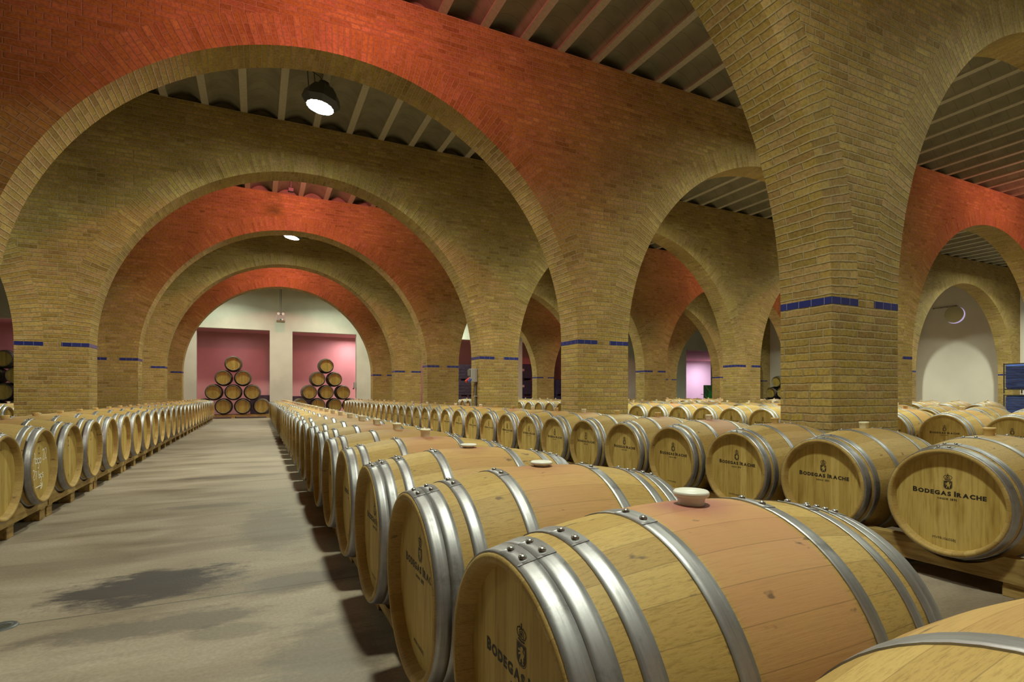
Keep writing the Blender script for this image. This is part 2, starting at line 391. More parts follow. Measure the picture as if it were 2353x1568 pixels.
def steel_material():
    m, nt, b = mat('galvanised steel hoop')
    tc = N(nt, 'ShaderNodeTexCoord').outputs['Object']
    oi = N(nt, 'ShaderNodeObjectInfo').outputs['Random']
    va = nt.nodes.new('ShaderNodeVectorMath'); va.operation = 'ADD'; L(nt, tc, va.inputs[0]); L(nt, oi, va.inputs[1])
    n = N(nt, 'ShaderNodeTexNoise', Scale=9.0, Detail=6.0, Roughness=0.7); L(nt, va.outputs[0], n.inputs['Vector'])
    s = N(nt, 'ShaderNodeTexNoise', Scale=1.0, Detail=3.0); L(nt, mapping(nt, va.outputs[0], (220, 9, 9)), s.inputs['Vector'])
    c = ramp(nt, [(0.28, (0.20, 0.195, 0.20)), (0.42, (0.33, 0.325, 0.345)), (0.7, (0.42, 0.415, 0.44))], n.outputs['Fac'])
    sc2 = ramp(nt, [(0.33, (0.75, 0.75, 0.75)), (0.45, (1, 1, 1))], s.outputs['Fac'])
    L(nt, mix(nt, 0.6, c.outputs[0], sc2.outputs[0], 'MULTIPLY'), b.inputs['Base Color'])
    b.inputs['Metallic'].default_value = 1.0
    rr = ramp(nt, [(0.3, (0.6, 0.6, 0.6)), (0.7, (0.45, 0.45, 0.45))], n.outputs['Fac']); L(nt, rr.outputs[0], b.inputs['Roughness'])
    bump(nt, b, s.outputs['Fac'], 0.06, 0.002)
    return m
STEEL = steel_material()
RIVET = simple('rivet steel', (0.33, 0.32, 0.31), 0.35, 1.0)
DARKHOOP = simple('dark painted hoop', (0.05, 0.05, 0.048), 0.55, 0.6)
BUNGW = simple('white silicone bung', (0.72, 0.71, 0.66), 0.35); BUNGC = simple('cream bung', (0.84, 0.78, 0.58), 0.45); BUNGT = simple('tan bung', (0.66, 0.47, 0.19), 0.5)
INK = simple('black print', (0.018, 0.012, 0.008), 0.6); CHALK = simple('white chalk', (0.85, 0.84, 0.8), 0.9)
def pallet_material():
    m, nt, b = mat('pine pallet wood')
    tc = N(nt, 'ShaderNodeTexCoord').outputs['Object']; oi = N(nt, 'ShaderNodeObjectInfo').outputs['Random']
    va = nt.nodes.new('ShaderNodeVectorMath'); va.operation = 'ADD'; L(nt, tc, va.inputs[0]); L(nt, math_(nt, 'MULTIPLY', oi, 40.0), va.inputs[1])
    g = N(nt, 'ShaderNodeTexNoise', Scale=1.0, Detail=5.0, Distortion=0.6); L(nt, mapping(nt, va.outputs[0], (45, 5, 45)), g.inputs['Vector'])
    d = N(nt, 'ShaderNodeTexNoise', Scale=3.0, Detail=4.0); L(nt, va.outputs[0], d.inputs['Vector'])
    c = ramp(nt, [(0.3, (0.24, 0.145, 0.045)), (0.5, (0.40, 0.26, 0.085)), (0.7, (0.50, 0.34, 0.12))], g.outputs['Fac'])
    k = ramp(nt, [(0.3, (0.6, 0.58, 0.52)), (0.6, (1, 1, 1))], d.outputs['Fac'])
    L(nt, mix(nt, 0.8, c.outputs[0], k.outputs[0], 'MULTIPLY'), b.inputs['Base Color']); b.inputs['Roughness'].default_value = 0.75
    bump(nt, b, g.outputs['Fac'], 0.2, 0.003)
    return m
PALLET = pallet_material()
GREYP = simple('grey plastic', (0.33, 0.33, 0.32), 0.5); DARKM = simple('dark grey metal', (0.09, 0.095, 0.10), 0.45, 0.3)
PIPE = simple('conduit grey', (0.13, 0.125, 0.11), 0.5, 0.2); CABLE = simple('black cable', (0.02, 0.02, 0.02), 0.6)
REDP = simple('red plastic', (0.55, 0.06, 0.03), 0.4); BLUEP = simple('blue plastic', (0.03, 0.06, 0.32), 0.35)
GREENP = simple('green paint', (0.05, 0.13, 0.06), 0.5, noise=(3.0, 0.25)); GREEND = simple('bright green paint', (0.04, 0.26, 0.07), 0.5); YELLOWP = simple('yellow green stripe', (0.45, 0.55, 0.12), 0.5)
CRATE = simple('dark crate plastic', (0.05, 0.03, 0.055), 0.5, noise=(8.0, 0.4)); CRATEB = simple('navy crate plastic', (0.022, 0.022, 0.085), 0.45, noise=(8.0, 0.4)); PAPER = simple('paper label', (0.7, 0.55, 0.62), 0.7)
def wrap_material():
    m, nt, b = mat('blue load under shrink wrap')
    tc = N(nt, 'ShaderNodeTexCoord').outputs['Object']
    sep = N(nt, 'ShaderNodeSeparateXYZ'); L(nt, tc, sep.inputs[0])
    w = N(nt, 'ShaderNodeTexNoise', Scale=1.0, Detail=5.0, Distortion=0.5); L(nt, mapping(nt, tc, (2.5, 2.5, 14)), w.inputs['Vector'])
    c = ramp(nt, [(0.3, (0.03, 0.055, 0.24)), (0.7, (0.08, 0.14, 0.46))], w.outputs['Fac'])
    L(nt, c.outputs[0], b.inputs['Base Color']); b.inputs['Roughness'].default_value = 0.16; b.inputs['Coat Weight'].default_value = 0.6
    bump(nt, b, w.outputs['Fac'], 0.8, 0.03)
    return m
WRAP = wrap_material()
LAMP = emit('lamp lens', (0.93, 1.0, 0.88), 60.0); REDLAMP = emit('red lamp lens', (1.0, 0.22, 0.12), 12.0); DAY = emit('daylight slit', (0.75, 0.62, 1.0), 1.3); PALELAMP = emit('storeroom lamp lens', (1.0, 0.9, 1.0), 60.0)
GREENSIGN = emit('lit green exit pictogram', (0.1, 0.6, 0.3), 0.5); BEIGE = simple('beige shutter', (0.56, 0.52, 0.33), 0.8)
GLASS = simple('lamp glass', (0.8, 0.82, 0.8), 0.15)

# ------------------------------------------------------------------ arcade walls
def arcade(yf, first=False):
    yb = yf + TH
    SEG = 72
    wall, tiles = MB(), MB()
    zt0, zt1 = SPR, SPR + 0.06
    edges = []                                   # piers as (x0, x1)
    cs = CENTRES
    edges.append((XL, cs[0] - R))
    for a, c in zip(cs[:-1], cs[1:]): edges.append((a + R, c - R))
    edges.append((cs[-1] + R, XR))
    for (x0, x1) in edges:                       # piers below the springing
        for y, flip in ((yf, False), (yb, True)):
            p = [(x0, y, 0), (x1, y, 0), (x1, y, SPR), (x0, y, SPR)]
            wall.face(p[::-1] if flip else p, [(q[0], q[2]) for q in (p[::-1] if flip else p)])
        for x, flip in ((x0, False), (x1, True)):
            p = [(x, yb, 0), (x, yf, 0), (x, yf, SPR), (x, yb, SPR)]
            wall.face(p[::-1] if flip else p, [(q[1], q[2]) for q in (p[::-1] if flip else p)])
    RO = R + RING
    rings = []
    for c in cs:
        rg = MB()
        for i in range(SEG):
            a0, a1 = PI - PI * i / SEG, PI - PI * (i + 1) / SEG
            pt = lambda a, r: (c + r * math.cos(a), SPR + r * math.sin(a))
            (i0, k0), (i1, k1) = pt(a0, R), pt(a1, R)
            (o0, m0), (o1, m1) = pt(a0, RO), pt(a1, RO)
            s0, s1 = (PI - a0) * R, (PI - a1) * R
            rg.face([(i0, yf, k0), (i1, yf, k1), (o1, yf, m1), (o0, yf, m0)][::-1], [(0.005, s0), (0.005, s1), (RING - 0.005, s1), (RING - 0.005, s0)][::-1])
            rg.face([(i0, yb, k0), (i1, yb, k1), (o1, yb, m1), (o0, yb, m0)], [(0.005, s0), (0.005, s1), (RING - 0.005, s1), (RING - 0.005, s0)])
            rg.face([(i0, yf, k0), (i0, yb, k0), (i1, yb, k1), (i1, yf, k1)][::-1], [(0, SPR + s0), (TH, SPR + s0), (TH, SPR + s1), (0, SPR + s1)][::-1], sm=True)
            # spandrel up to the top
            for y, fl in ((yf, False), (yb, True)):
                p = [(o0, y, m0), (o1, y, m1), (o1, y, CEIL), (o0, y, CEIL)]
                p = p[::-1] if fl else p
                wall.face(p, [(q[0], q[2]) for q in p])
        rings.append(rg)
    for (x0, x1) in edges:                       # strip between two rings
        u0 = x0 if x0 == XL else x0 + RING
        u1 = x1 if x1 == XR else x1 - RING
        if u1 <= u0: continue
        for y, fl in ((yf, False), (yb, True)):
            p = [(u0, y, SPR), (u1, y, SPR), (u1, y, CEIL), (u0, y, CEIL)]
            p = p[::-1] if fl else p
            wall.face(p, [(q[0], q[2]) for q in p])
    p = [(XL, yf, CEIL), (XR, yf, CEIL), (XR, yb, CEIL), (XL, yb, CEIL)]; wall.face(p)
    # blue glazed tiles standing 2 mm proud at the springing, left out over the middle of each pier
    e = 0.002
    for (x0, x1) in edges[1:-1] + [edges[-1]]:
        for (a, b_) in ((x0, x0 + 0.36), (x1 - 0.36, x1)):
            if b_ > XR - 0.01: continue
            for y, s in ((yf - e, 1), (yb + e, -1)):
                p = [(a, y, zt0), (b_, y, zt0), (b_, y, zt1), (a, y, zt1)][::s]
                tiles.face(p, [(q[0] - x0, q[2] - zt0 + 0.1) for q in p])
        for x, s in ((x0 - e, 1), (x1 + e, -1)):
            if x > XR - 0.02: continue
            p = [(x, yb, zt0), (x, yf, zt0), (x, yf, zt1), (x, yb, zt1)][::s]
            tiles.face(p, [(q[1] - yf + 0.055, q[2] - zt0 + 0.1) for q in p])
    return wall, rings, tiles
num = ['behind the camera', 'nearest the camera', 'second from the camera', 'third from the camera', 'fourth from the camera', 'fifth from the camera', 'last before the end wall']
for k, yf in enumerate(WALLY):
    wall, rings, tiles = arcade(yf)
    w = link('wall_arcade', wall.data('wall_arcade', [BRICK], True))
    tag(w, 'yellow brick arcade wall of round arches, ' + num[k], 'wall', 'brick arcade walls', 'structure')
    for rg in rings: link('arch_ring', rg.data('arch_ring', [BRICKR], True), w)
    core = MB(); core.box(XL, XR, yf + 0.2, yf + TH - 0.2, CEIL, TOPZ); link('ceiling_seat', core.data('ceiling_seat', [VAULT]), w)   # carries the vault ends, set back from both faces
    link('tile_band', tiles.data('tile_band', [TILE], True), w)

# ------------------------------------------------------------------ floor, ceilings, outer walls
fl = MB(); fl.box(XL - 0.3, 41.3, YN - 0.3, 38.0, -0.3, 0.0)
tag(link('floor', fl.data('floor', [FLOOR])), 'worn grey concrete floor with dark stains and saw cut joints', 'floor', kind='structure')
JX = [2.255 + 0.617 * j for j in range(-21, 43)]
JX = [x for x in JX if XL + 0.1 < x < XR - 0.1]
JW = 0.057
def ceiling_bay(y0, y1, joists, what):
    prof = []
    xs = [XL] + JX + [XR]
    zs = CEIL + 0.035
    for a, b_ in zip(xs[:-1], xs[1:]):
        a0, b0 = (a + JW if a != XL else a), (b_ - JW if b_ != XR else b_)
        n = 8
        for i in range(n + 1):
            t = i / n
            prof.append((a0 + (b0 - a0) * t, zs + 0.15 * math.sin(PI * t) ** 0.8))
    v = [(x, y0, z) for x, z in prof] + [(x, y1, z) for x, z in prof]
    n = len(prof)
    f = [(i, i + 1, n + i + 1, n + i)[::-1] for i in range(n - 1)]
    sm = [True] * len(f)
    b = len(v); v += [(XL, y0, TOPZ), (XR, y0, TOPZ), (XR, y1, TOPZ), (XL, y1, TOPZ)]
    f.append((b, b + 1, b + 2, b + 3)); sm.append(False)
    c = link('ceiling', mesh('ceiling', v, f, [VAULT], None, sm))
    tag(c, 'grey vaulted block ceiling with pale joists ' + what, 'ceiling', 'vaulted ceiling bays', 'structure')
    if joists:
        jm = MB(); jm.box(-JW, JW, y0, y1, CEIL, CEIL + 0.06)
        jd = jm.data('joist', [JOIST])
        for x in JX: link('joist', jd, c, (x, 0, 0))
bays = [(WALLY[i] + TH, WALLY[i + 1] if i + 1 < len(WALLY) else YE) for i in range(len(WALLY))]
ceiling_bay(YN, WALLY[0] + 0.2, False, 'in the bay behind the camera')
bw = ['over the camera', 'before the second arcade wall', 'before the third arcade wall', 'before the fourth arcade wall', 'before the fifth arcade wall', 'before the sixth arcade wall', 'before the end wall']
for i, (a, b_) in enumerate(bays): ceiling_bay(a - 0.2, b_ + (0.2 if i + 1 < len(WALLY) else 0), 1 <= i <= 5, bw[i])

OPEN = [(-10.3, -7.35), (-6.33, -3.38), (-2.38, 0.52), (1.48, 4.37), (5.45, 8.32), (9.4, 12.3), (13.41, 16.3), (17.4, 20.4), (21.48, 24.4), (25.47, 27.95)]
ew = MB()
xe = [XL - 0.2] + [v for o in OPEN for v in o] + [XR + 0.2]
for a, b_ in zip(xe[::2], xe[1::2]): ew.box(a, b_, YE, YE + 0.3, 0, LINT)
ew.box(XL - 0.2, XR + 0.2, YE, YE + 0.3, LINT, TOPZ)
tag(link('wall_end', ew.data('wall_end', [CONC])), 'pale concrete end wall with tall openings onto the pink storeroom', 'wall', kind='structure')
for nm, x0, x1, lb in (('wall_left', XL - 0.3, XL, 'plain plaster side wall far left of the aisle'), ('wall_right', XR, XR + 0.3, 'off white side wall with a round window')):
    b = MB(); b.box(x0, x1, YN - 0.3, YE, 0, TOPZ)
    tag(link(nm, b.data(nm, [WHITEW])), lb, 'wall', kind='structure')
b = MB(); b.box(XL, XR, YN - 0.3, YN, 0, TOPZ); tag(link('wall_near', b.data('wall_near', [WHITEW])), 'plain wall behind the camera', 'wall', kind='structure')
# storeroom beyond the openings
DIV = 20.75
b = MB()
b.box(XL, DIV, 29.6, 29.8, 0, LINT + 0.1); b.box(DIV, DIV + 0.2, YE + 0.3, 36.8, 0, LINT + 0.1)
b.box(XL - 0.2, XL, YE + 0.3, 29.8, 0, LINT + 0.1)
tag(link('wall_storeroom', b.data('wall_storeroom', [PINK])), 'pink painted storeroom wall seen through the openings of the end wall', 'wall', kind='structure')
b = MB(); b.box(DIV + 0.2, 41.0, 36.6, 36.8, 0, LINT + 0.1); b.box(41.0, 41.2, YE + 0.3, 36.8, 0, LINT + 0.1); b.box(XR + 0.2, 41.0, YE + 0.1, YE + 0.3, 0, LINT + 0.1)
tag(link('wall_storeroom_far', b.data('wall_storeroom_far', [PALEPINK])), 'pale pink far wall of the brightly lit storeroom', 'wall', kind='structure')
b = MB(); b.box(XL - 0.2, 41.2, YE + 0.3, 36.8, LINT + 0.1, LINT + 0.3)
tag(link('ceiling_storeroom', b.data('ceiling_storeroom', [PINK])), 'pink storeroom ceiling behind the end wall', 'ceiling', kind='structure')

# ------------------------------------------------------------------ barrels
BL = 0.48                                  # half length
RB, RC = 0.35, 0.288                       # bilge and chime radius
def rad(x): return RB - (RB - RC) * (abs(x) / BL) ** 2
def body_data(n, ns, m):
    b = MB()
    xs = [-BL + 2 * BL * i / ns for i in range(ns + 1)]
    prof = [(0.258, -BL + 0.05), (0.2655, -BL + 0.012), (0.270, -BL)] + [(RC - 0.003, -BL)] + [(rad(x), x) for x in xs[1:-1]] + [(RC - 0.003, BL)] + [(0.270, BL), (0.2655, BL - 0.012), (0.258, BL - 0.05)]
    prof.insert(4, (rad(BL - 0.006), -BL + 0.006)); prof.insert(-4, (rad(BL - 0.006), BL - 0.006))
    b.lathe(prof, n, 'x', (0, 0, RB))
    return b.data('barrel_body', [m])
def head_data(n, sx, m):
    b = MB(); x = sx * (BL - 0.042)
    ring = [(x, 0.262 * math.cos(2 * PI * i / n), RB + 0.262 * math.sin(2 * PI * i / n)) for i in range(n)]
    b.raw(ring, [tuple(range(n))[::sx]])
    x2 = sx * (BL - 0.066)
    back = [(x2, p[1], p[2]) for p in ring]
    b.raw(ring + back, [(i, (i + 1) % n, n + (i + 1) % n, n + i)[::-sx] for i in range(n)])
    return b.data('barrel_head', [m])
def hoop_data(x0, x1, n, m, rivet=True, roll=0.0):
    b = MB(); t = 0.0028; ns = 3
    xs = [x0 + (x1 - x0) * i / ns for i in range(ns + 1)]
    b.lathe([(rad(x0) - 0.001, x0)] + [(rad(x) + t, x) for x in xs] + [(rad(x1) - 0.001, x1)], n, 'x', (0, 0, RB))
    for i, s in enumerate(b.s): b.s[i] = 1 <= (i // n) <= ns
    if rivet:
        a0, a1, k = roll - 0.13, roll + 0.15, 10   # overlapped end of the strap
        v = []
        for i in range(k + 1):
            a = a0 + (a1 - a0) * i / k
            for x, dr in ((x0 + 0.001, t - 0.0005), (x0 + 0.001, t + 0.0013), (x1 - 0.001, t + 0.0013), (x1 - 0.001, t - 0.0005)):
                r = rad(x) + dr; v.append((x, -r * math.sin(a), RB + r * math.cos(a)))
        f = [(4 * i + j, 4 * i + j + 1, 4 * i + j + 5, 4 * i + j + 4) for i in range(k) for j in range(3)]
        f += [(0, 1, 2, 3), (4 * k + 3, 4 * k + 2, 4 * k + 1, 4 * k)]
        b.raw(v, f, 0, True)
        xm = (x0 + x1) / 2
        for da in (-0.085, 0.085):
            a = roll + da; r = rad(xm) + t + 0.0018
            c = Vector((xm, -r * math.sin(a), RB + r * math.cos(a))); nn = Vector((0, -math.sin(a), math.cos(a))); u = Vector((1, 0, 0)); w = nn.cross(u)
            vv = []; q = 10
            for (rr, hh) in ((0.0085, 0.0), (0.0078, 0.0035), (0.0048, 0.0062), (0.0, 0.007)):
                for i in range(q): vv.append(c + (u * math.cos(2 * PI * i / q) + w * math.sin(2 * PI * i / q)) * rr + nn * hh)
            b.raw(vv, [(j * q + i, j * q + (i + 1) % q, (j + 1) * q + (i + 1) % q, (j + 1) * q + i) for j in range(3) for i in range(q)], 1, True)
    return b.data('hoop', [m, RIVET])
def bung_data(kind, m):
    b = MB()
    if kind == 'lid': prof = [(0.026, -0.02), (0.030, 0.008), (0.032, 0.018), (0.0385, 0.019), (0.040, 0.023), (0.040, 0.029), (0.037, 0.032), (0.0, 0.0325)]
    elif kind == 'flat': prof = [(0.024, -0.02), (0.027, 0.006), (0.037, 0.007), (0.039, 0.011), (0.038, 0.016), (0.034, 0.018), (0.0, 0.0185)]
    elif kind == 'cork': prof = [(0.026, -0.02), (0.030, 0.020), (0.031, 0.028), (0.029, 0.030), (0.0, 0.030)]
    else: prof = [(0.024, -0.02), (0.029, 0.034), (0.031, 0.036), (0.031, 0.044), (0.029, 0.046), (0.0, 0.046)]
    b.lathe(prof, 24, 'z', (0, 0, 2 * RB - 0.001))
    return b.data('bung', [m])

# --- printing on the heads
def text_polys(body, size, sx=1.0, offset=0.0, spacing=1.0):
    cu = bpy.data.curves.new('t', 'FONT'); cu.body = body; cu.size = size; cu.offset = offset; cu.space_character = spacing; cu.resolution_u = 3
    o = bpy.data.objects.new('t', cu); COL.objects.link(o)
    bpy.context.view_layer.update()
    dg = bpy.context.evaluated_depsgraph_get()
    me = bpy.data.meshes.new_from_object(o.evaluated_get(dg))
    v = [(p.co.x * sx, p.co.y) for p in me.vertices]; f = [tuple(p.vertices) for p in me.polygons]
    bpy.data.objects.remove(o); bpy.data.curves.remove(cu); bpy.data.meshes.remove(me)
    return v, f
def small_caps(words, big, small, sx, offset):
    """each word: a tall first letter and lower capitals, set side by side"""
    V, F, x = [], [], 0.0
    def put(s, size):
        nonlocal x
        for ch in s:
            v, f = text_polys(ch, size, sx, offset)
            lo, hi = min(p[0] for p in v), max(p[0] for p in v)
            b = len(V); V.extend([(p[0] - lo + x, p[1]) for p in v]); F.extend([tuple(b + i for i in q) for q in f])
            x += hi - lo + small * 0.13
    for k, wd in enumerate(words):
        if k: x += small * 0.38
        put(wd[0], big); put(wd[1:], small)
    w = x - small * 0.13
    return [(p[0] - w / 2, p[1]) for p in V], F, w
def stroke(pts, w, closed=False):
    """ribbon along a 2-D polyline"""
    V, F = [], []
    n = len(pts); P = [Vector((p[0], p[1])) for p in pts]
    for i, p in enumerate(P):
        a = P[(i - 1) % n] if (closed or i > 0) else p
        c = P[(i + 1) % n] if (closed or i < n - 1) else p
        t = (c - a); t = t.normalized() if t.length > 0 else Vector((1, 0))
        q = Vector((-t.y, t.x)) * w / 2
        V += [tuple(p + q), tuple(p - q)]
    for i in range(n if closed else n - 1):
        j = (i + 1) % n
        F.append((2 * i, 2 * i + 1, 2 * j + 1, 2 * j))
    return V, F
LION = [(-.02, .40), (.10, .46), (.22, .42), (.26, .30), (.16, .26), (.22, .18), (.30, .06), (.36, .16), (.34, .30), (.42, .40), (.46, .30), (.42, .10), (.36, -.04), (.28, -.10), (.30, -.22), (.24, -.32), (.32, -.44), (.14, -.46), (.16, -.36), (.10, -.26), (.06, -.18),
        (-.04, -.22), (-.12, -.32), (-.06, -.42), (-.26, -.44), (-.24, -.32), (-.16, -.20), (-.10, -.08), (-.06, .02), (-.20, -.02), (-.32, -.10), (-.40, -.02), (-.30, .04), (-.16, .10), (-.12, .16), (-.26, .16), (-.40, .14), (-.42, .24), (-.28, .26), (-.14, .26), (-.10, .32), (-.16, .36)]
def emblem():
    """returns (ink verts, faces), (light verts, faces) in head-plane units, x to the reader's right, y up, metres"""
    V, F = [], []
    def add(vf, dx=0.0, dy=0.0, s=1.0):
        nonlocal V, F
        b = len(V); V.extend([(p[0] * s + dx, p[1] * s + dy) for p in vf[0]]); F.extend([tuple(b + i for i in q) for q in vf[1]])
    v, f, w = small_caps(['BODEGAS', 'IRACHE'], 0.0375, 0.0305, 1.22, 0.0017); add((v, f), 0, 0.034)
    sc_ = 0.345 / w
    for i in range(len(V)): V[i] = (V[i][0] * sc_, V[i][1])
    v, f, w = small_caps(['DESDE'], 0.0135, 0.0135, 1.2, 0.0003); add((v, f), -0.024, 0.0095)
    v, f, w = small_caps(['1891'], 0.0185, 0.0185, 1.0, 0.0004); add((v, f), 0.026, 0.0085)
    TXT = (V, F); V, F = [], []
    # shield
    sh = [(-.5, .5), (.5, .5)] + [(.5 * math.cos(a) ** 0.8 if a < PI / 2 else -.5 * abs(math.cos(a)) ** 0.8, -.18 - .42 * math.sin(a)) for a in [PI * i / 14 for i in range(15)]]
    add((sh, [tuple(range(len(sh)))[::-1]]), 0, 0.0935, 0.038)
    add(stroke([(p[0] * 1.12, p[1] * 1.09) for p in sh], 0.035, True), 0, 0.0935, 0.038)
    # crown: band, five bowed arches, pearls, orb and cross
    cy = 0.1205
    add(stroke([(-.38, 0), (0, -.05), (.38, 0)], .10), 0, cy, 0.038); add(stroke([(-.40, .14), (0, .08), (.40, .14)], .06), 0, cy, 0.038)
    for s in (-1, 1):
        add(stroke([(s * .40, .14), (s * .52, .34), (s * .46, .52), (s * .26, .62), (0, .60)], .065), 0, cy, 0.038)
        add(stroke([(s * .2, .12), (s * .26, .32), (s * .22, .48), (0, .58)], .055), 0, cy, 0.038)
        for px, py in ((.52, .36), (.40, .56), (.2, .66)): add(stroke([(s * px, py - .035), (s * px, py + .035)], .07), 0, cy, 0.038)
    c8 = [(.085 * math.cos(2 * PI * i / 12), .32 + .085 * math.sin(2 * PI * i / 12)) for i in range(12)]
    add((c8, [tuple(range(12))]), 0, cy, 0.038)
    add(stroke([(.15 * math.cos(2 * PI * i / 14), .32 + .15 * math.sin(2 * PI * i / 14)) for i in range(14)], .04, True), 0, cy, 0.038)
    c8 = [(.07 * math.cos(2 * PI * i / 10), .68 + .07 * math.sin(2 * PI * i / 10)) for i in range(10)]
    add((c8, [tuple(range(10))]), 0, cy, 0.038)
    add(stroke([(0, .72), (0, .90)], .05), 0, cy, 0.038); add(stroke([(-.08, .82), (.08, .82)], .05), 0, cy, 0.038)
    lion = [(p[0] * 0.84, p[1] * 1.0 - 0.03) for p in LION]
    return TXT, (V, F), ([(p[0] * 0.038, p[1] * 0.038 + 0.0935) for p in lion], [tuple(range(len(lion)))])
def head_print(layers, name, sx=-1):
    """flat print lying 0.4 mm off the head at local end sx; reader faces the head"""
    b = MB(); x = sx * (BL - 0.042)
    for mi, (V, F) in enumerate(layers):
        d = sx * (0.0005 + 0.0003 * mi)
        b.raw([(x + d, sx * p[0], RB + p[1]) for p in V], F, mi)
    return b
INKL, CRESTL, LIONL = emblem()
code = text_polys('MVFR10605BJ', 0.0195, 1.0, 0.0); cw = max(p[0] for p in code[0])
CODE = ([(p[0] - cw / 2 - 0.02, p[1] - 0.212) for p in code[0]], code[1])
def join(a, b):
    n = len(a[0]); return (a[0] + b[0], a[1] + [tuple(n + i for i in f) for f in b[1]])
LOGO = head_print([INKL], 'logo').data('printed_lettering', [INK])
CRST = head_print([CRESTL, LIONL], 'crest').data('printed_crest', [INK, HEAD])
CODM = head_print([CODE], 'code').data('printed_code', [INK])
# small cooper's marks on the heads across the aisle
def mark(strokes, w):
    m = ([], [])
    for st in strokes: m = join(m, stroke(st, w))
    return head_print([m], 'marks').data('stamped_lettering', [INK])
MARKS = [mark([[(-.045 + .01 * i, .185), (-.041 + .01 * i, .192)] for i in range(9)], .004),
         mark([[(-.006, .135), (.0, .15), (.006, .135)], [(0, .15), (0, .12)], [(-.012, .105), (-.012, .09)], [(.0, .105), (.0, .09)], [(.01, .105), (.01, .09)]], .005),
         mark([[(-.004, -.165), (-.004, -.185)], [(.006, -.165), (.006, -.185)]], .005)]
# chalk writing: Pago 22 / 27 bgs / arrow
ck = ([], [])
def chalk(pts, dx, dy, s=1.0):
    global ck
    ck = join(ck, stroke([(p[0] * s + dx, p[1] * s + dy) for p in pts], 0.0075))
arc = lambda cx, cy, rx, ry, a0, a1, n=10: [(cx + rx * math.cos(a0 + (a1 - a0) * i / n), cy + ry * math.sin(a0 + (a1 - a0) * i / n)) for i in range(n + 1)]
Z1 = 0.055
chalk([(0, -.045), (.008, .05)], -.125, Z1); chalk(arc(.02, .03, .024, .022, 2.2, -1.9), -.125, Z1)          # P
chalk(arc(.06, -.012, .018, .02, 0.3, 6.4), -.125, Z1); chalk([(.078, .004), (.078, -.03), (.088, -.032)], -.125, Z1)   # a
chalk(arc(.108, -.014, .017, .02, 0.3, 6.4), -.125, Z1); chalk([(.125, .004), (.124, -.06), (.112, -.075), (.098, -.066)], -.125, Z1)  # g
chalk(arc(.152, -.014, .017, .02, 0, 6.4), -.125, Z1)                                                       # o
TWO = arc(.015, .02, .017, .018, 2.7, -.5) + [(.002, -.028), (.036, -.028)]
chalk(TWO, .075, Z1 + .02, 1.25); chalk(TWO, .122, Z1 + .026, 1.25)
Z2 = -.075
chalk(TWO, -.13, Z2 + .01, 1.1); chalk([(.0, .024), (.034, .024), (.012, -.03)], -.082, Z2 + .01, 1.1)
chalk([(0, .04), (.002, -.02)], -.01, Z2); chalk(arc(.014, -.008, .013, .014, 2.6, -2.8), -.01, Z2)
chalk(arc(.05, -.006, .014, .015, .3, 6.4), -.01, Z2); chalk([(.064, .006), (.062, -.045), (.045, -.05)], -.01, Z2)
chalk(arc(.092, .004, .011, .009, .6, 4.4), -.01, Z2); chalk(arc(.09, -.014, .011, .009, 1.6, -2.4), -.01, Z2)
chalk([(-.075, -.165), (.065, -.16)], 0, 0); chalk([(.03, -.14), (.07, -.16), (.032, -.185)], 0, 0); chalk([(.055, -.135), (.075, -.155), (.05, -.19)], 0, 0)
CHALKW = head_print([ck], 'chalk').data('chalk_writing', [CHALK])

NB = 72
BODY, BODYB, BODYD = body_data(NB, 22, STAVE), body_data(NB, 22, STAVEB), body_data(40, 14, STAVED)
HF, HR = head_data(64, -1, HEAD), head_data(64, 1, HEAD)
HFD, HRD = head_data(40, -1, HEADD), head_data(40, 1, HEADD)
E8 = [(0.436, 0.476), (0.394, 0.4355), (0.322, 0.362), (0.157, 0.197)]
E6 = [(0.424, 0.474), (0.362, 0.402), (0.157, 0.195)]
def hoops(E, n, m, rivet, roll):
    out = []
    for (a, c) in E: out.append(hoop_data(-c, -a, n, m, rivet, roll))
    for (a, c) in E[::-1]: out.append(hoop_data(a, c, n, m, rivet, roll))
    return out
H8, H6, H6D = hoops(E8, NB, STEEL, True, 0.05), hoops(E6, NB, STEEL, True, -0.05), hoops(E6, 40, DARKHOOP, False, 0)
BUNGS = {'lid': bung_data('lid', BUNGW), 'flat': bung_data('flat', BUNGW), 'plug': bung_data('plug', BUNGC), 'tan': bung_data('plug', BUNGT), 'cork': bung_data('cork', BUNGT)}

def barrel_proto(body, hf, hr, hs, bung, prints=(), name='barrel'):
    root = thing(name, 'x', 'barrel')
    link('body', body, root)
    h = link('head', hf, root); link('head', hr, root)
    for nm, d in prints: link(nm, d, h)
    for d in hs: link('hoop', d, root)
    if bung: link('bung', BUNGS[bung], root)
    return root
PROTO = {}
def proto(key):
    if key not in PROTO:
        hs, bung, pr, dark = key
        hset = {'8': H8, '6': H6, 'd': H6D}[hs]
        prints = {'logo': [('printed_lettering', LOGO), ('printed_crest', CRST), ('printed_code', CODM)], 'marks': [('stamped_lettering', q) for q in MARKS], 'chalk': [('stamped_lettering', q) for q in MARKS] + [('chalk_writing', CHALKW)], '': []}[pr]
        r = barrel_proto({True: BODYD, False: BODY, 'blush': BODYB}[dark], HFD if dark is True else HF, HRD if dark is True else HR, hset, bung, prints)
        PROTO[key] = [r, False]
        for q in COL.objects:
            if q.parent is not None:
                lst = KIDS.setdefault(q.parent.name, [])
                if q.name not in [t.name for t in lst]: lst.append(q)
    return PROTO[key]
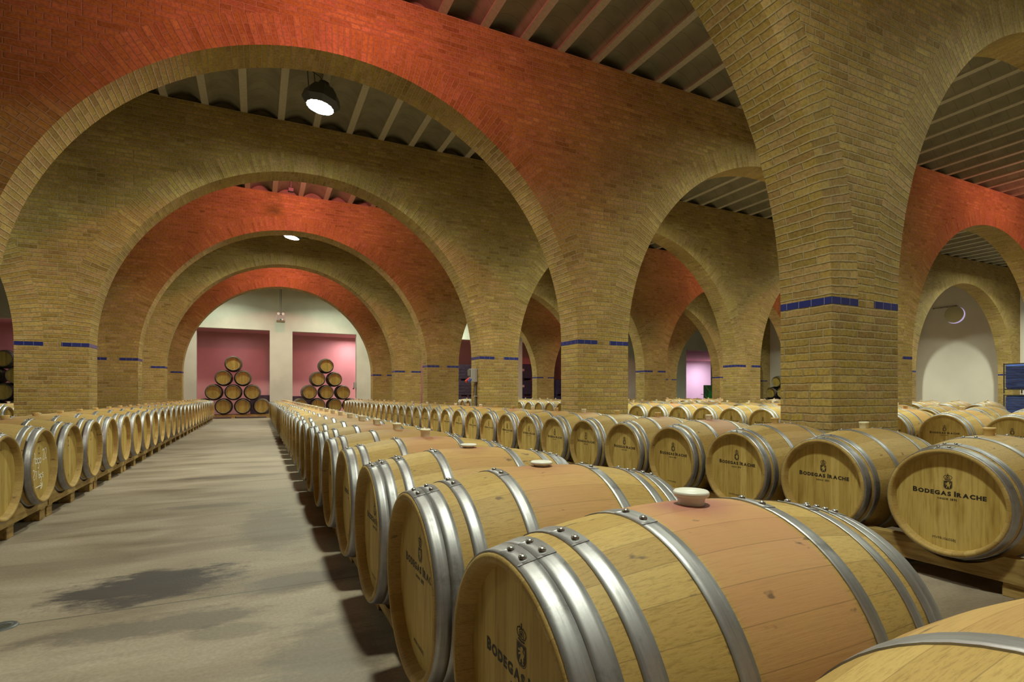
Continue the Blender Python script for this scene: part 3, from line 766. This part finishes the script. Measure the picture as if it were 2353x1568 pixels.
def barrel(key, loc, rz, label, group, scale=1.0):
    p = proto(key)
    if not p[1]: o = p[0]; p[1] = True
    else: o = copy_tree(p[0])
    o.location = loc; o.rotation_euler = (0, 0, rz); o.scale = (scale,) * 3
    tag(o, label, 'barrel', group)
    return o
# small distant barrels: one mesh each
def far_data():
    b = MB(); n = 28
    xs = [-BL + 2 * BL * i / 10 for i in range(11)]
    b.lathe([(0.262, -BL + 0.042), (0.268, -BL)] + [(rad(x), x) for x in xs] + [(0.268, BL), (0.262, BL - 0.042)], n, 'x', (0, 0, RB))
    for s in (-1, 1):
        x = s * (BL - 0.042); ring = [(x, 0.262 * math.cos(2 * PI * i / n), RB + 0.262 * math.sin(2 * PI * i / n)) for i in range(n)]
        b.raw(ring, [tuple(range(n))[::s]], 1)
    for (a, c) in [(-q, -p) for p, q in E6] + E6:
        b.lathe([(rad(a), a), (rad(a) + 0.003, a), (rad(c) + 0.003, c), (rad(c), c)], n, 'x', (0, 0, RB), 2)
    b.lathe([(0.024, -0.02), (0.029, 0.034), (0.031, 0.04), (0.0, 0.042)], 10, 'z', (0, 0, 2 * RB), 3)
    return b.data('barrel', [STAVE, HEAD, STEEL, BUNGC])
FAR = far_data()
ORD = ['first', 'second', 'third', 'fourth', 'fifth', 'sixth', 'seventh', 'eighth', 'ninth', 'tenth', 'eleventh', 'twelfth', 'thirteenth', 'fourteenth', 'fifteenth', 'sixteenth', 'seventeenth', 'eighteenth', 'nineteenth', 'twentieth']
ORD += ['twenty-' + o for o in ORD[:9]] + ['thirtieth'] + ['thirty-' + o for o in ORD[:9]]

# --- pallets holding two barrels each
PIT = 0.72
def pallet_parts(zc, pitch):
    """zc: height of the barrel axis; local origin on the floor between the two barrels, rails run along Y"""
    zt, zb = zc - 0.245, zc - 0.375
    rails = []
    ln = pitch * 2 - 0.03
    for x in (-0.36, 0.36):
        b = MB(); top = []
        m = 72
        for i in range(m + 1):
            y = -ln / 2 + ln * i / m
            z = zt
            for c in (-pitch / 2, pitch / 2):
                d = abs(y - c)
                if d < 0.329: z = min(z, zc - math.sqrt(0.329 ** 2 - d * d))
            top.append((y, z))
        x0, x1 = x - 0.035, x + 0.035
        v = [(x0, y, z) for y, z in top] + [(x1, y, z) for y, z in top] + [(x0, y, zb) for y, z in top] + [(x1, y, zb) for y, z in top]
        n = m + 1; f = []
        for i in range(m):
            f += [(i, n + i, n + i + 1, i + 1)[::-1], (2 * n + i, 2 * n + i + 1, 3 * n + i + 1, 3 * n + i)[::-1], (i, i + 1, 2 * n + i + 1, 2 * n + i)[::-1], (n + i, n + i + 1, 3 * n + i + 1, 3 * n + i)]
        f += [(0, 2 * n, 3 * n, n)[::-1], (m, n + m, 3 * n + m, 2 * n + m)[::-1]]
        b.raw(v, f); rails.append(b.data('rail', [PALLET]))
    blocks = []
    b = MB(); b.box(-0.05, 0.05, -0.06, 0.06, 0, zb - 0.018, bev=0.003); bd = b.data('block', [PALLET])
    pos = [(x, y) for x in (-0.33, 0.33) for y in (-ln / 2 + 0.07, 0, ln / 2 - 0.07)]
    b = MB(); b.box(-0.385, 0.385, -0.055, 0.055, zb - 0.018, zb, bev=0.002); cd = b.data('cross_board', [PALLET])
    return rails, bd, pos, cd, [-ln / 2 + 0.07, 0, ln / 2 - 0.07]
PALP = {}
def pallet(zc, pitch, x, y, label):
    k = (zc, pitch)
    if k not in PALP:
        rails, bd, pos, cd, ys = pallet_parts(zc, pitch)
        r = thing('barrel_pallet', label, 'pallet', (x, y, 0), 0, 'pallets under the barrel rows')
        kids = [link('rail', d, r) for d in rails] + [link('block', bd, r, (px, py, 0)) for px, py in pos] + [link('cross_board', cd, r, (0, py, 0)) for py in ys]
        KIDS[r.name] = kids; PALP[k] = r
        return r
    r = copy_tree(PALP[k]); r.location = (x, y, 0); tag(r, label)
    return r

def row(nm, xhead, y_first, n, zc, facing, phrase, keyf, group, pitch=PIT, pal=True, far=False, start=0):
    """facing -1: heads with print look to -X; +1: to +X"""
    xc = xhead + (BL if facing < 0 else -BL)
    for i in range(start, n):
        y = y_first + pitch * i
        desc, key = keyf(i)
        lab = f'{desc}, {ORD[i]} from the front, {phrase}'; assert len(lab.split()) <= 16, lab
        if far:
            o = link('barrel', FAR, None, (xc, y, zc - RB)); tag(o, lab, 'barrel', group)
        else:
            barrel(key, (xc, y, zc - RB), 0 if facing < 0 else PI, lab, group)
        if pal and i % 2 == 0:
            w = f'{ORD[i]} and {ORD[i + 1]} barrels' if i + 1 < n else f'{ORD[i]} barrel'
            pallet(zc, pitch, xc, y + pitch / 2, f'pallet under the {w}, {phrase}')

def k_r1(i):
    if i == 1: return 'pink stained barrel with lidded white bung', ('8', 'lid', 'logo', 'blush')
    if i in (2, 3): return 'oak barrel with flat white bung', ('8', 'flat', 'logo', 'blush' if i == 2 else False)
    hs = '6' if i in (4, 5, 8, 10, 11, 15, 17, 20, 22, 27) else '8'
    return 'cream bunged oak barrel with ' + ('paired' if hs == '8' else 'single') + ' hoops', (hs, 'plug', 'logo' if i < 16 else '', 'blush' if i in (4, 6, 7, 9, 12) else False)
def k_r2(i):
    b_ = 'plug' if i % 5 in (1, 3) else 'tan'
    return 'printed oak barrel with ' + ('cream' if b_ == 'plug' else 'tan') + ' bung', ('6', b_, 'logo' if i < 22 else '', 'blush' if i in (3, 9) else False)
def k_l1(i):
    if i == 1: return 'barrel with chalk writing on its head', ('6', 'cork', 'chalk', False)
    return 'oak barrel with tan bung', ('6', 'cork', 'marks' if i < 14 else '', False)
def k_far(i): return 'distant oak barrel', None
row('r1', 0.425, 0.215, 33, 0.437, -1, 'row right of the aisle', k_r1, 'oak barrels right of the aisle')
row('r2', 3.37, 1.609, 32, 0.45, -1, 'row against the piers', k_r2, 'oak barrels against the brick piers', 0.713)
row('l1', -1.51, 4.68, 27, 0.475, 1, 'row left of the aisle', k_l1, 'oak barrels left of the aisle', 0.724)
row('r3', 8.25, 3.24, 12, 0.475, -1, 'first row beyond the piers', k_r2, 'oak barrels in the first row beyond the piers', 0.71)
row('r3', 8.25, 3.24, 29, 0.475, -1, 'first row beyond the piers', k_far, 'oak barrels in the first row beyond the piers', 0.71, far=True, start=12)
row('r4', 11.2, 4.23, 28, 0.475, -1, 'second row beyond the piers', k_far, 'oak barrels in the second row beyond the piers', far=True)
row('r5', 16.07, 7.0, 23, 0.48, -1, 'third row beyond the piers', k_far, 'oak barrels in the third row beyond the piers', far=True)
row('r6', 19.0, 8.2, 21, 0.48, -1, 'fourth row beyond the piers', k_far, 'oak barrels in the fourth row beyond the piers', far=True)
row('l2', -4.72, 12.6, 7, 0.475, 1, 'row behind the left pier', k_far, 'oak barrels behind the left pier', far=True)

# --- pyramids of dark old barrels in the end openings
def pyramid(cx, y, base, s, where, pitch=None, pal=True, turn=False):
    at = (lambda u, w, z: (y + w, cx + u, z)) if turn else (lambda u, w, z: (cx + u, y + w, z))
    p = pitch or 0.725 * s
    dz = math.sqrt((2 * RB * s + 0.012) ** 2 - (p / 2) ** 2)
    names = ['bottom', 'second', 'third', 'top']
    z0 = 0.158 if pal else 0.0
    for lv in range(base):
        n = base - lv
        for i in range(n):
            x = (i - (n - 1) / 2) * p
            lvn = 'top' if lv == base - 1 else ('bottom' if lv == 0 else names[lv])
            pos = ', topmost' if n == 1 else f', {ORD[i]} from left in {lvn} tier'
            lab = f'dark barrel{pos} of the pyramid {where}'; assert len(lab.split()) <= 16, lab
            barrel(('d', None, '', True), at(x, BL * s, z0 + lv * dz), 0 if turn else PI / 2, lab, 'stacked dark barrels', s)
    if pal:
        r = thing('stack_pallet', f'low wooden pallet under the pyramid {where}', 'pallet', at(0, BL * s, 0), PI / 2 if turn else 0)
        b = MB()
        for k in (-1, 1): 
            m = MB(); m.box(-base * p / 2, base * p / 2, k * 0.3 - 0.05, k * 0.3 + 0.05, 0.07, 0.158, bev=0.004); link('rail', m.data('rail', [PALLET]), r)
        for k in (-1, 0, 1):
            m = MB(); m.box(k * (base * p / 2 - 0.1) - 0.08, k * (base * p / 2 - 0.1) + 0.08, -0.4, 0.4, 0.0, 0.07, bev=0.004); link('block', m.data('block', [PALLET]), r)
pyramid(-0.925, 25.65, 4, 1.0, 'facing the aisle', 0.735)
pyramid(2.87, 25.65, 4, 1.0, 'past the concrete post', 0.735)
pyramid(-8.42, 25.65, 4, 1.0, 'at the far left edge', 0.735)
pyramid(20.75, 26.4, 3, 1.0, 'beside the white wall', 0.71, turn=True)
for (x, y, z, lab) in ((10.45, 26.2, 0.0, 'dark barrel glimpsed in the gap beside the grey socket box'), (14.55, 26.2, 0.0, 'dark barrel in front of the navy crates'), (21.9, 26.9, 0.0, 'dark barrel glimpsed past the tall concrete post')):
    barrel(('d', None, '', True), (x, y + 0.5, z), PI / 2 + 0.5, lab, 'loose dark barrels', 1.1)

# ------------------------------------------------------------------ lamps
def high_bay(x, y, label, build=True, k=1.0, ks=None):
    zb = 4.63 + H
    if build:
        t = thing('pendant_lamp', label, 'lamp', (x, y, CEIL + 0.06), 0, 'round high bay lamps')
        z = zb - (CEIL + 0.06)
        hs = bpy.data.objects.new('head', None); 
        tilt = Vector((0.16, 0, 1)).normalized()
        def leaned(b):
            """lean the lamp head: its axis tips towards +X"""
            q = Vector((0, 0, 1)).rotation_difference(tilt)
            b.v = [tuple(q @ (Vector(p) - Vector((0, 0, z))) + Vector((0, 0, z))) for p in b.v]
            return b
        bpy.data.objects.remove(hs)
        b = MB(); b.lathe([(0.0, z + 0.004), (0.212, z + 0.004), (0.222, z), (0.30, z + 0.085), (0.272, z + 0.21), (0.19, z + 0.315), (0.10, z + 0.345), (0.085, z + 0.42), (0.0, z + 0.42)], 8, sm=False); link('housing', leaned(b).data('housing', [DARKM]), t)
        b = MB(); b.lathe([(0.0, z - 0.012), (0.15, z - 0.008), (0.21, z + 0.0035)], 40); link('lens', leaned(b).data('lens', [LAMP]), t)
        b = MB()
        for s in (-0.05, 0.05): b.tube([(s - 0.12, 0, z + 0.26), (s - 0.14, 0, 0.0)], 0.008)
        link('hanger', b.data('hanger', [PIPE]), t)
        b = MB(); b.tube([(-0.13, 0, 0.0), (0.0, 0, z + 0.5), (0.066, 0, z + 0.41)], 0.006); link('cable', b.data('cable', [CABLE]), t)
    l = bpy.data.lights.new('lamp_light', 'AREA'); l.shape = 'DISK'; l.size = 0.42; l.energy = WHITE_E * k; l.spread = math.radians(150); l.color = (0.92, 1.0, 0.77)
    o = link('lamp_light', l, None, (x, y, zb - 0.03))
    l2 = l.copy(); l2.spread = PI; l2.energy = SIDE_E * (ks or k); link('lamp_light', l2, None, (x, y, zb - 0.05))     # the wide spill of the domed lens
SIDE_E, WHITE_E, RED_E = 105.0, 410.0, 155.0
mid = [(a + b_) / 2 for a, b_ in bays]
lampn = {2: 'round white pendant lamp just beyond the nearest orange lit arch', 4: 'small round pendant lamp under the crown of the far orange arch'}
for i in (0, 2, 4): high_bay(CX0 - 0.04, mid[i], lampn.get(i, ''), i in (2, 4), {0: 0.45}.get(i, 1.0), {0: 2.9}.get(i))
for x in (-1.25, 3.1): high_bay(x, 24.7, '', False, 0.58, 0.7)  # unseen lamp split into two, off centre, to weaken the emergency light's shadow
for i in (0, 1, 2, 4, 6): high_bay(CENTRES[2], mid[i], '', False, {0: 0.5, 1: 0.9}.get(i, 1.0), {0: 1.1, 1: 1.5}.get(i))
for i in (0, 2, 4): high_bay(CENTRES[3], mid[i], '', False)
for i in (2, 4): high_bay(CENTRES[4], mid[i], '', False, 1.7)
for i in (2, 4): high_bay(CENTRES[0], mid[i], '', False)
def flood(x, y, s=1.0, face=1):
    l = bpy.data.lights.new('flood_light', 'AREA'); l.shape = 'RECTANGLE'; l.size = 0.34; l.size_y = 0.2; l.energy = RED_E * s; l.color = (1.0, 0.20, 0.20); l.spread = math.radians(140)
    o = link('flood_light', l, None, (x, y + 0.14 * face, 4.62 + H)); o.rotation_euler = (math.radians(93), 0, 0 if face > 0 else PI)
for k in (1, 3, 5):
    flood(CX0, WALLY[k] + TH); flood(CENTRES[3], WALLY[k] + TH, 0.8)
flood(CX0, WALLY[1], 1.2, -1)
# storeroom lights
def area(x, y, z, e, col, sx, sy, rot=(0, 0, 0)):
    l = bpy.data.lights.new('store_light', 'AREA'); l.shape = 'RECTANGLE'; l.size = sx; l.size_y = sy; l.energy = e; l.color = col
    o = link('store_light', l, None, (x, y, z)); o.rotation_euler = rot
area(36.0, 34.3, LINT - 0.05, 430, (1.0, 0.86, 1.0), 0.5, 0.5)
area(6.5, 28.3, LINT - 0.05, 160, (1.0, 0.8, 0.78), 0.6, 0.3); area(-6.5, 28.3, LINT - 0.05, 160, (1.0, 0.8, 0.78), 0.6, 0.3)
area(4.4, 28.6, LINT - 0.05, 150, (1.0, 0.8, 0.78), 0.4, 0.3); area(-1.0, 28.2, LINT - 0.05, 30, (1.0, 0.8, 0.78), 0.4, 0.3)

# ------------------------------------------------------------------ small fittings
# twin-spot emergency light hanging before the end wall
t = thing('emergency_light', 'twin headed emergency light box hanging on a rod before the end wall', 'lamp', (0.935, 25.55, CEIL + 0.06))
zb = 3.22 + H - (CEIL + 0.06)
b = MB(); b.box(-0.18, 0.18, -0.06, 0.06, zb, zb + 0.24, bev=0.012); link('case', b.data('case', [GREYP]), t)
b = MB(); b.box(-0.17, 0.17, -0.065, 0.05, zb - 0.07, zb - 0.002, bev=0.006); link('base_tray', b.data('base_tray', [simple('olive tray', (0.16, 0.14, 0.07), 0.6)]), t)
for s in (-0.095, 0.095):
    b = MB(); b.lathe([(0.0, 0.0), (0.05, 0.0), (0.07, -0.05), (0.075, -0.09), (0.066, -0.092)], 20, 'y', (s, 0.04, zb + 0.31)); h = link('spot_head', b.data('spot_head', [DARKM]), t)
    b = MB(); b.lathe([(0.066, -0.088), (0.03, -0.082), (0.0, -0.08)], 20, 'y', (s, 0.04, zb + 0.31)); link('lens', b.data('lens', [GLASS]), h)
b = MB(); b.box(-0.05, 0.09, -0.0635, -0.0605, zb + 0.02, zb + 0.085); sg = link('exit_sign', b.data('exit_sign', [GLASS]), t)
b = MB(); b.box(-0.045, 0.035, -0.066, -0.0636, zb + 0.025, zb + 0.08); link('pictogram', b.data('pictogram', [GREENSIGN]), sg)
b = MB(); b.tube([(-0.03, 0, zb + 0.24), (-0.03, 0, 0)], 0.008); b.tube([(0.02, 0, zb + 0.24), (0.02, 0, 0)], 0.014); link('hanging_rod', b.data('hanging_rod', [PIPE]), t)

# grey socket box on the aisle face of the second pier
px = CENTRES[1] + R
py = WALLY[3] + 0.05
t = thing('socket_box', 'grey industrial socket box on a conduit fixed to the brick pier', 'socket box', (px, py + 0.1, 0))
b = MB(); b.box(-0.16, -0.004, -0.06, 0.10, 1.30, 1.60, bev=0.012); link('case', b.data('case', [GREYP]), t)
b = MB(); b.box(-0.19, -0.158, -0.05, 0.09, 1.44, 1.585, bev=0.008); link('window_cover', b.data('window_cover', [simple('smoky cover', (0.16, 0.15, 0.14), 0.2)]), t)
b = MB(); b.tube([(-0.15, 0.07, 1.38), (-0.24, 0.07, 1.31)], 0.035, 14); link('socket', b.data('socket', [REDP]), t)
b = MB(); b.tube([(-0.15, -0.03, 1.37), (-0.21, -0.03, 1.31)], 0.033, 14); link('socket', b.data('socket', [BLUEP]), t)
b = MB(); b.tube([(-0.029, 0.0, 0.0), (-0.029, 0.0, 1.305)], 0.026, 14); p = link('conduit', b.data('conduit', [PIPE]), t)
b = MB(); b.box(-0.06, -0.002, -0.04, 0.04, 0.98, 1.005); link('clamp', b.data('clamp', [GREYP]), p)

t = thing('switch_box', 'small grey switch box on the jamb of the pink opening past the concrete post', 'switch box', (4.37, 26.85, 0))
b = MB(); b.box(-0.12, -0.002, -0.08, 0.08, 1.33, 1.62, bev=0.01); c = link('case', b.data('case', [GREYP]), t)
b = MB(); b.tube([(-0.1, 0, 1.34), (-0.15, 0, 1.28)], 0.035, 12); link('socket', b.data('socket', [DARKM]), t)
t = thing('hanging_conduit', 'short dark conduit hanging from the pink lit ceiling', 'conduit', (0.69, 13.1, CEIL + 0.15))
b = MB(); b.tube([(0, 0, 0), (0, 0, -0.62)], 0.022, 10); link('pipe', b.data('pipe', [CABLE]), t)
b = MB(); b.box(-0.06, 0.06, -0.05, 0.05, -0.69, -0.60, bev=0.01); link('junction', b.data('junction', [CABLE]), t)
t = tag(thing('floor_drain', 'small round drain in the aisle floor beside the saw cut joint', 'drain', (-1.03, 3.13, 0)), None)
b = MB(); b.lathe([(0.0, 0.003), (0.035, 0.003), (0.038, 0.006), (0.055, 0.006), (0.06, 0.001)], 28); link('ring', b.data('ring', [DARKM]), t)
b = MB()
for k in range(-2, 3): b.box(-0.03, 0.03, k * 0.011 - 0.002, k * 0.011 + 0.002, 0.0032, 0.0055)
link('grate', b.data('grate', [PIPE]), t)
# round shuttered window and the rail on the side wall
WYc, WZc = 13.17, 3.6 + H
t = thing('round_window', 'round window closed by a beige shutter with daylight at its rim', 'window', (XR, WYc, WZc))
b = MB(); b.lathe([(0.0, -0.035), (0.365, -0.035), (0.375, -0.028), (0.375, -0.02), (0.0, -0.02)], 48, 'x'); link('shutter', b.data('shutter', [BEIGE]), t)
b = MB(); b.lathe([(0.0, -0.008), (0.38, -0.008), (0.38, -0.001)], 48, 'x', (0, -0.035, -0.03)); link('pane', b.data('pane', [DAY]), t)
t = thing('wall_rail', 'thin dark rail on brackets above the round window', 'rail', (XR, 13.55, 3.97 + H))
b = MB(); b.tube([(-0.05, -0.5, 0.0), (-0.05, 0.45, 0.0)], 0.014); link('bar', b.data('bar', [PIPE]), t)
for y in (-0.46, -0.12, 0.12, 0.42):
    b = MB(); b.box(-0.06, -0.001, y - 0.012, y + 0.012, -0.02, 0.02); link('bracket', b.data('bracket', [DARKM]), t)

# blue wrapped cages at the right edge
for k, lab in enumerate(('blue wrapped wire cage, lower of the stack by the frame edge', 'blue wrapped wire cage, upper of the stack by the frame edge')):
    t = thing('bottle_cage', lab, 'cage', (23.65, 8.7, k * 1.06), 0, 'blue wrapped cages')
    b = MB(); b.box(-0.605, 0.605, -0.505, 0.505, 0.15, 0.985, bev=0.05); link('wrapped_load', b.data('wrapped_load', [WRAP]), t)
    b = MB()
    for sx in (-0.62, 0.62):
        for sy in (-0.52, 0.52): b.box(sx - 0.015, sx + 0.015, sy - 0.015, sy + 0.015, 0.0, 1.03)
    for z in (0.14, 1.0):
        for s in (-1, 1):
            b.box(-0.62, 0.62, s * 0.52 - 0.014, s * 0.52 + 0.014, z - 0.018, z + 0.018); b.box(s * 0.62 - 0.014, s * 0.62 + 0.014, -0.52, 0.52, z - 0.018, z + 0.018)
    for i in range(1, 9):
        z = 0.14 + 0.86 * i / 9
        b.tube([(-0.62, -0.53, z), (0.62, -0.53, z)], 0.004, 5); b.tube([(-0.63, -0.52, z), (-0.63, 0.52, z)], 0.004, 5)
    link('cage_frame', b.data('cage_frame', [simple('cage steel', (0.16, 0.155, 0.15), 0.4, 0.8)]), t)
    b = MB(); b.box(0.0, 0.16, -0.536, -0.532, 0.62, 0.76); link('paper_tag', b.data('paper_tag', [PAPER]), t)

# dark crates seen in the end openings
def crate(x, y, z, w, d, h, m, label, tagp=True, grp='stacked dark crates'):
    t = thing('bottle_crate', label, 'crate', (x, y, z), 0, grp)
    b = MB(); b.box(-w / 2, w / 2, -d / 2, d / 2, 0.08, h - 0.01, bev=0.02); link('box', b.data('box', [m]), t)
    b = MB()
    for s in (-1, 0, 1): b.box(s * (w / 2 - 0.06) - 0.05, s * (w / 2 - 0.06) + 0.05, -d / 2, d / 2, 0.0, 0.078)
    link('runner', b.data('runner', [m]), t)
    b = MB()
    for q in (0.3, 0.5, 0.7): b.box(-w / 2 - 0.004, w / 2 + 0.004, -d / 2 - 0.012, -d / 2 + 0.004, h * q - 0.02, h * q + 0.02)
    link('rib', b.data('rib', [m]), t)
    if tagp:
        b = MB(); b.box(-0.08, 0.06, -d / 2 - 0.016, -d / 2 - 0.0125, h * 0.55, h * 0.55 + 0.13); link('paper_tag', b.data('paper_tag', [PAPER]), t)
tier = ['bottom', 'middle', 'top']
for k in range(3): crate(13.85, 28.0, k * 0.93, 1.15, 1.0, 0.92, CRATEB, f'navy crate with a paper tag, {tier[k]} of the stack past the second pier')
for k in range(3): crate(10.6, 28.4, k * 0.9, 1.1, 1.0, 0.89, CRATE, f'dark crate, {tier[k]} of the stack behind the socket box', False)
crate(0.35, 28.9, 0, 1.3, 0.9, 1.0, CRATE, 'dark low crate behind the pyramid facing the aisle', False)
crate(2.0, 28.9, 0, 1.0, 0.9, 0.95, CRATE, 'dark low crate behind the pyramid past the concrete post', False)
for k in range(2): crate(16.25, 27.6, k * 0.95, 0.9, 0.9, 0.94, CRATEB, f'navy crate, {("lower", "upper")[k]} of the pair behind the brick pier', False)

# green machine in the bright storeroom opening
t = thing('green_cart', 'green painted panel cart with a toothed hub in the bright opening', 'machine', (26.3, 25.9, 0))
b = MB(); b.box(-0.15, 1.1, -0.03, 0.03, 0.35, 1.62, bev=0.01); link('panel', b.data('panel', [GREENP]), t)
b = MB(); b.box(-0.1, 1.05, -0.3, 0.3, 0.2, 0.35, bev=0.02); link('base', b.data('base', [GREENP]), t)
b = MB()
prof = []
for i in range(24):
    a = 2 * PI * i / 24; r = 0.36 if i % 2 else 0.27; prof.append((0.45 + r * math.cos(a), 0.95 + r * math.sin(a)))
v = [(p[0], -0.07, p[1]) for p in prof] + [(p[0], -0.035, p[1]) for p in prof]
b.raw(v, [tuple(range(24))] + [(i, (i + 1) % 24, 24 + (i + 1) % 24, 24 + i)[::-1] for i in range(24)])
b.lathe([(0.0, -0.12), (0.08, -0.12), (0.1, -0.07)], 16, 'y', (0.45, 0, 0.95)); link('hub', b.data('hub', [GREEND]), t)
for (x0, z0, x1, z1) in ((-0.05, 1.58, 0.55, 0.95), (-0.12, 1.0, 0.25, 0.6), (0.85, 0.65, 1.0, 0.5)):
    b = MB(); b.tube([(x0, -0.045, z0), (x1, -0.045, z1)], 0.014); link('hose', b.data('hose', [YELLOWP]), t)
for x in (0.05, 0.9):
    for s in (-0.22, 0.22):
        b = MB(); b.lathe([(0.0, -0.03), (0.1, -0.03), (0.1, 0.03), (0.0, 0.03)], 20, 'y', (x, s, 0.1)); link('wheel', b.data('wheel', [CABLE]), t)
b = MB(); b.tube([(-0.14, 0, 1.0), (-0.38, 0, 1.03)], 0.015); link('handle', b.data('handle', [DARKM]), t)
# bulb lamp in the storeroom
t = thing('bulkhead_lamp', 'small bright bulkhead lamp on the pink storeroom ceiling', 'lamp', (36.75, 35.4, LINT + 0.1))
b = MB(); b.box(-0.12, 0.12, -0.12, 0.12, -0.08, -0.001, bev=0.01); link('case', b.data('case', [GREYP]), t)
b = MB(); b.lathe([(0.1, -0.08), (0.09, -0.15), (0.0, -0.17)], 20); link('globe', b.data('globe', [PALELAMP]), t)

# ------------------------------------------------------------------ world, camera, colour
w = bpy.data.worlds.new('World'); sc.world = w; w.use_nodes = True
w.node_tree.nodes['Background'].inputs[0].default_value = (0.9, 0.95, 0.8, 1); w.node_tree.nodes['Background'].inputs[1].default_value = 0.0
cam = bpy.data.cameras.new('Camera'); co = link('Camera', cam, None, (0, 0, H))
co.rotation_euler = (PI / 2, 0, -0.4454)
cam.sensor_width = 36.0; cam.lens = 1226.7 / 2353 * 36.0; cam.shift_y = (906.0 - 784.0) / 2353; cam.clip_start = 0.02; cam.clip_end = 200
sc.camera = co
vs = sc.view_settings
vs.view_transform = 'Standard'; vs.look = 'None'; vs.exposure = -1.05; vs.gamma = 1.0; vs.use_curve_mapping = False
sc.cycles.use_denoising = True
sc.cycles.use_adaptive_sampling = True; sc.cycles.adaptive_threshold = 0.04
sc.cycles.max_bounces = 5; sc.cycles.diffuse_bounces = 3; sc.cycles.glossy_bounces = 3; sc.cycles.sample_clamp_indirect = 6.0
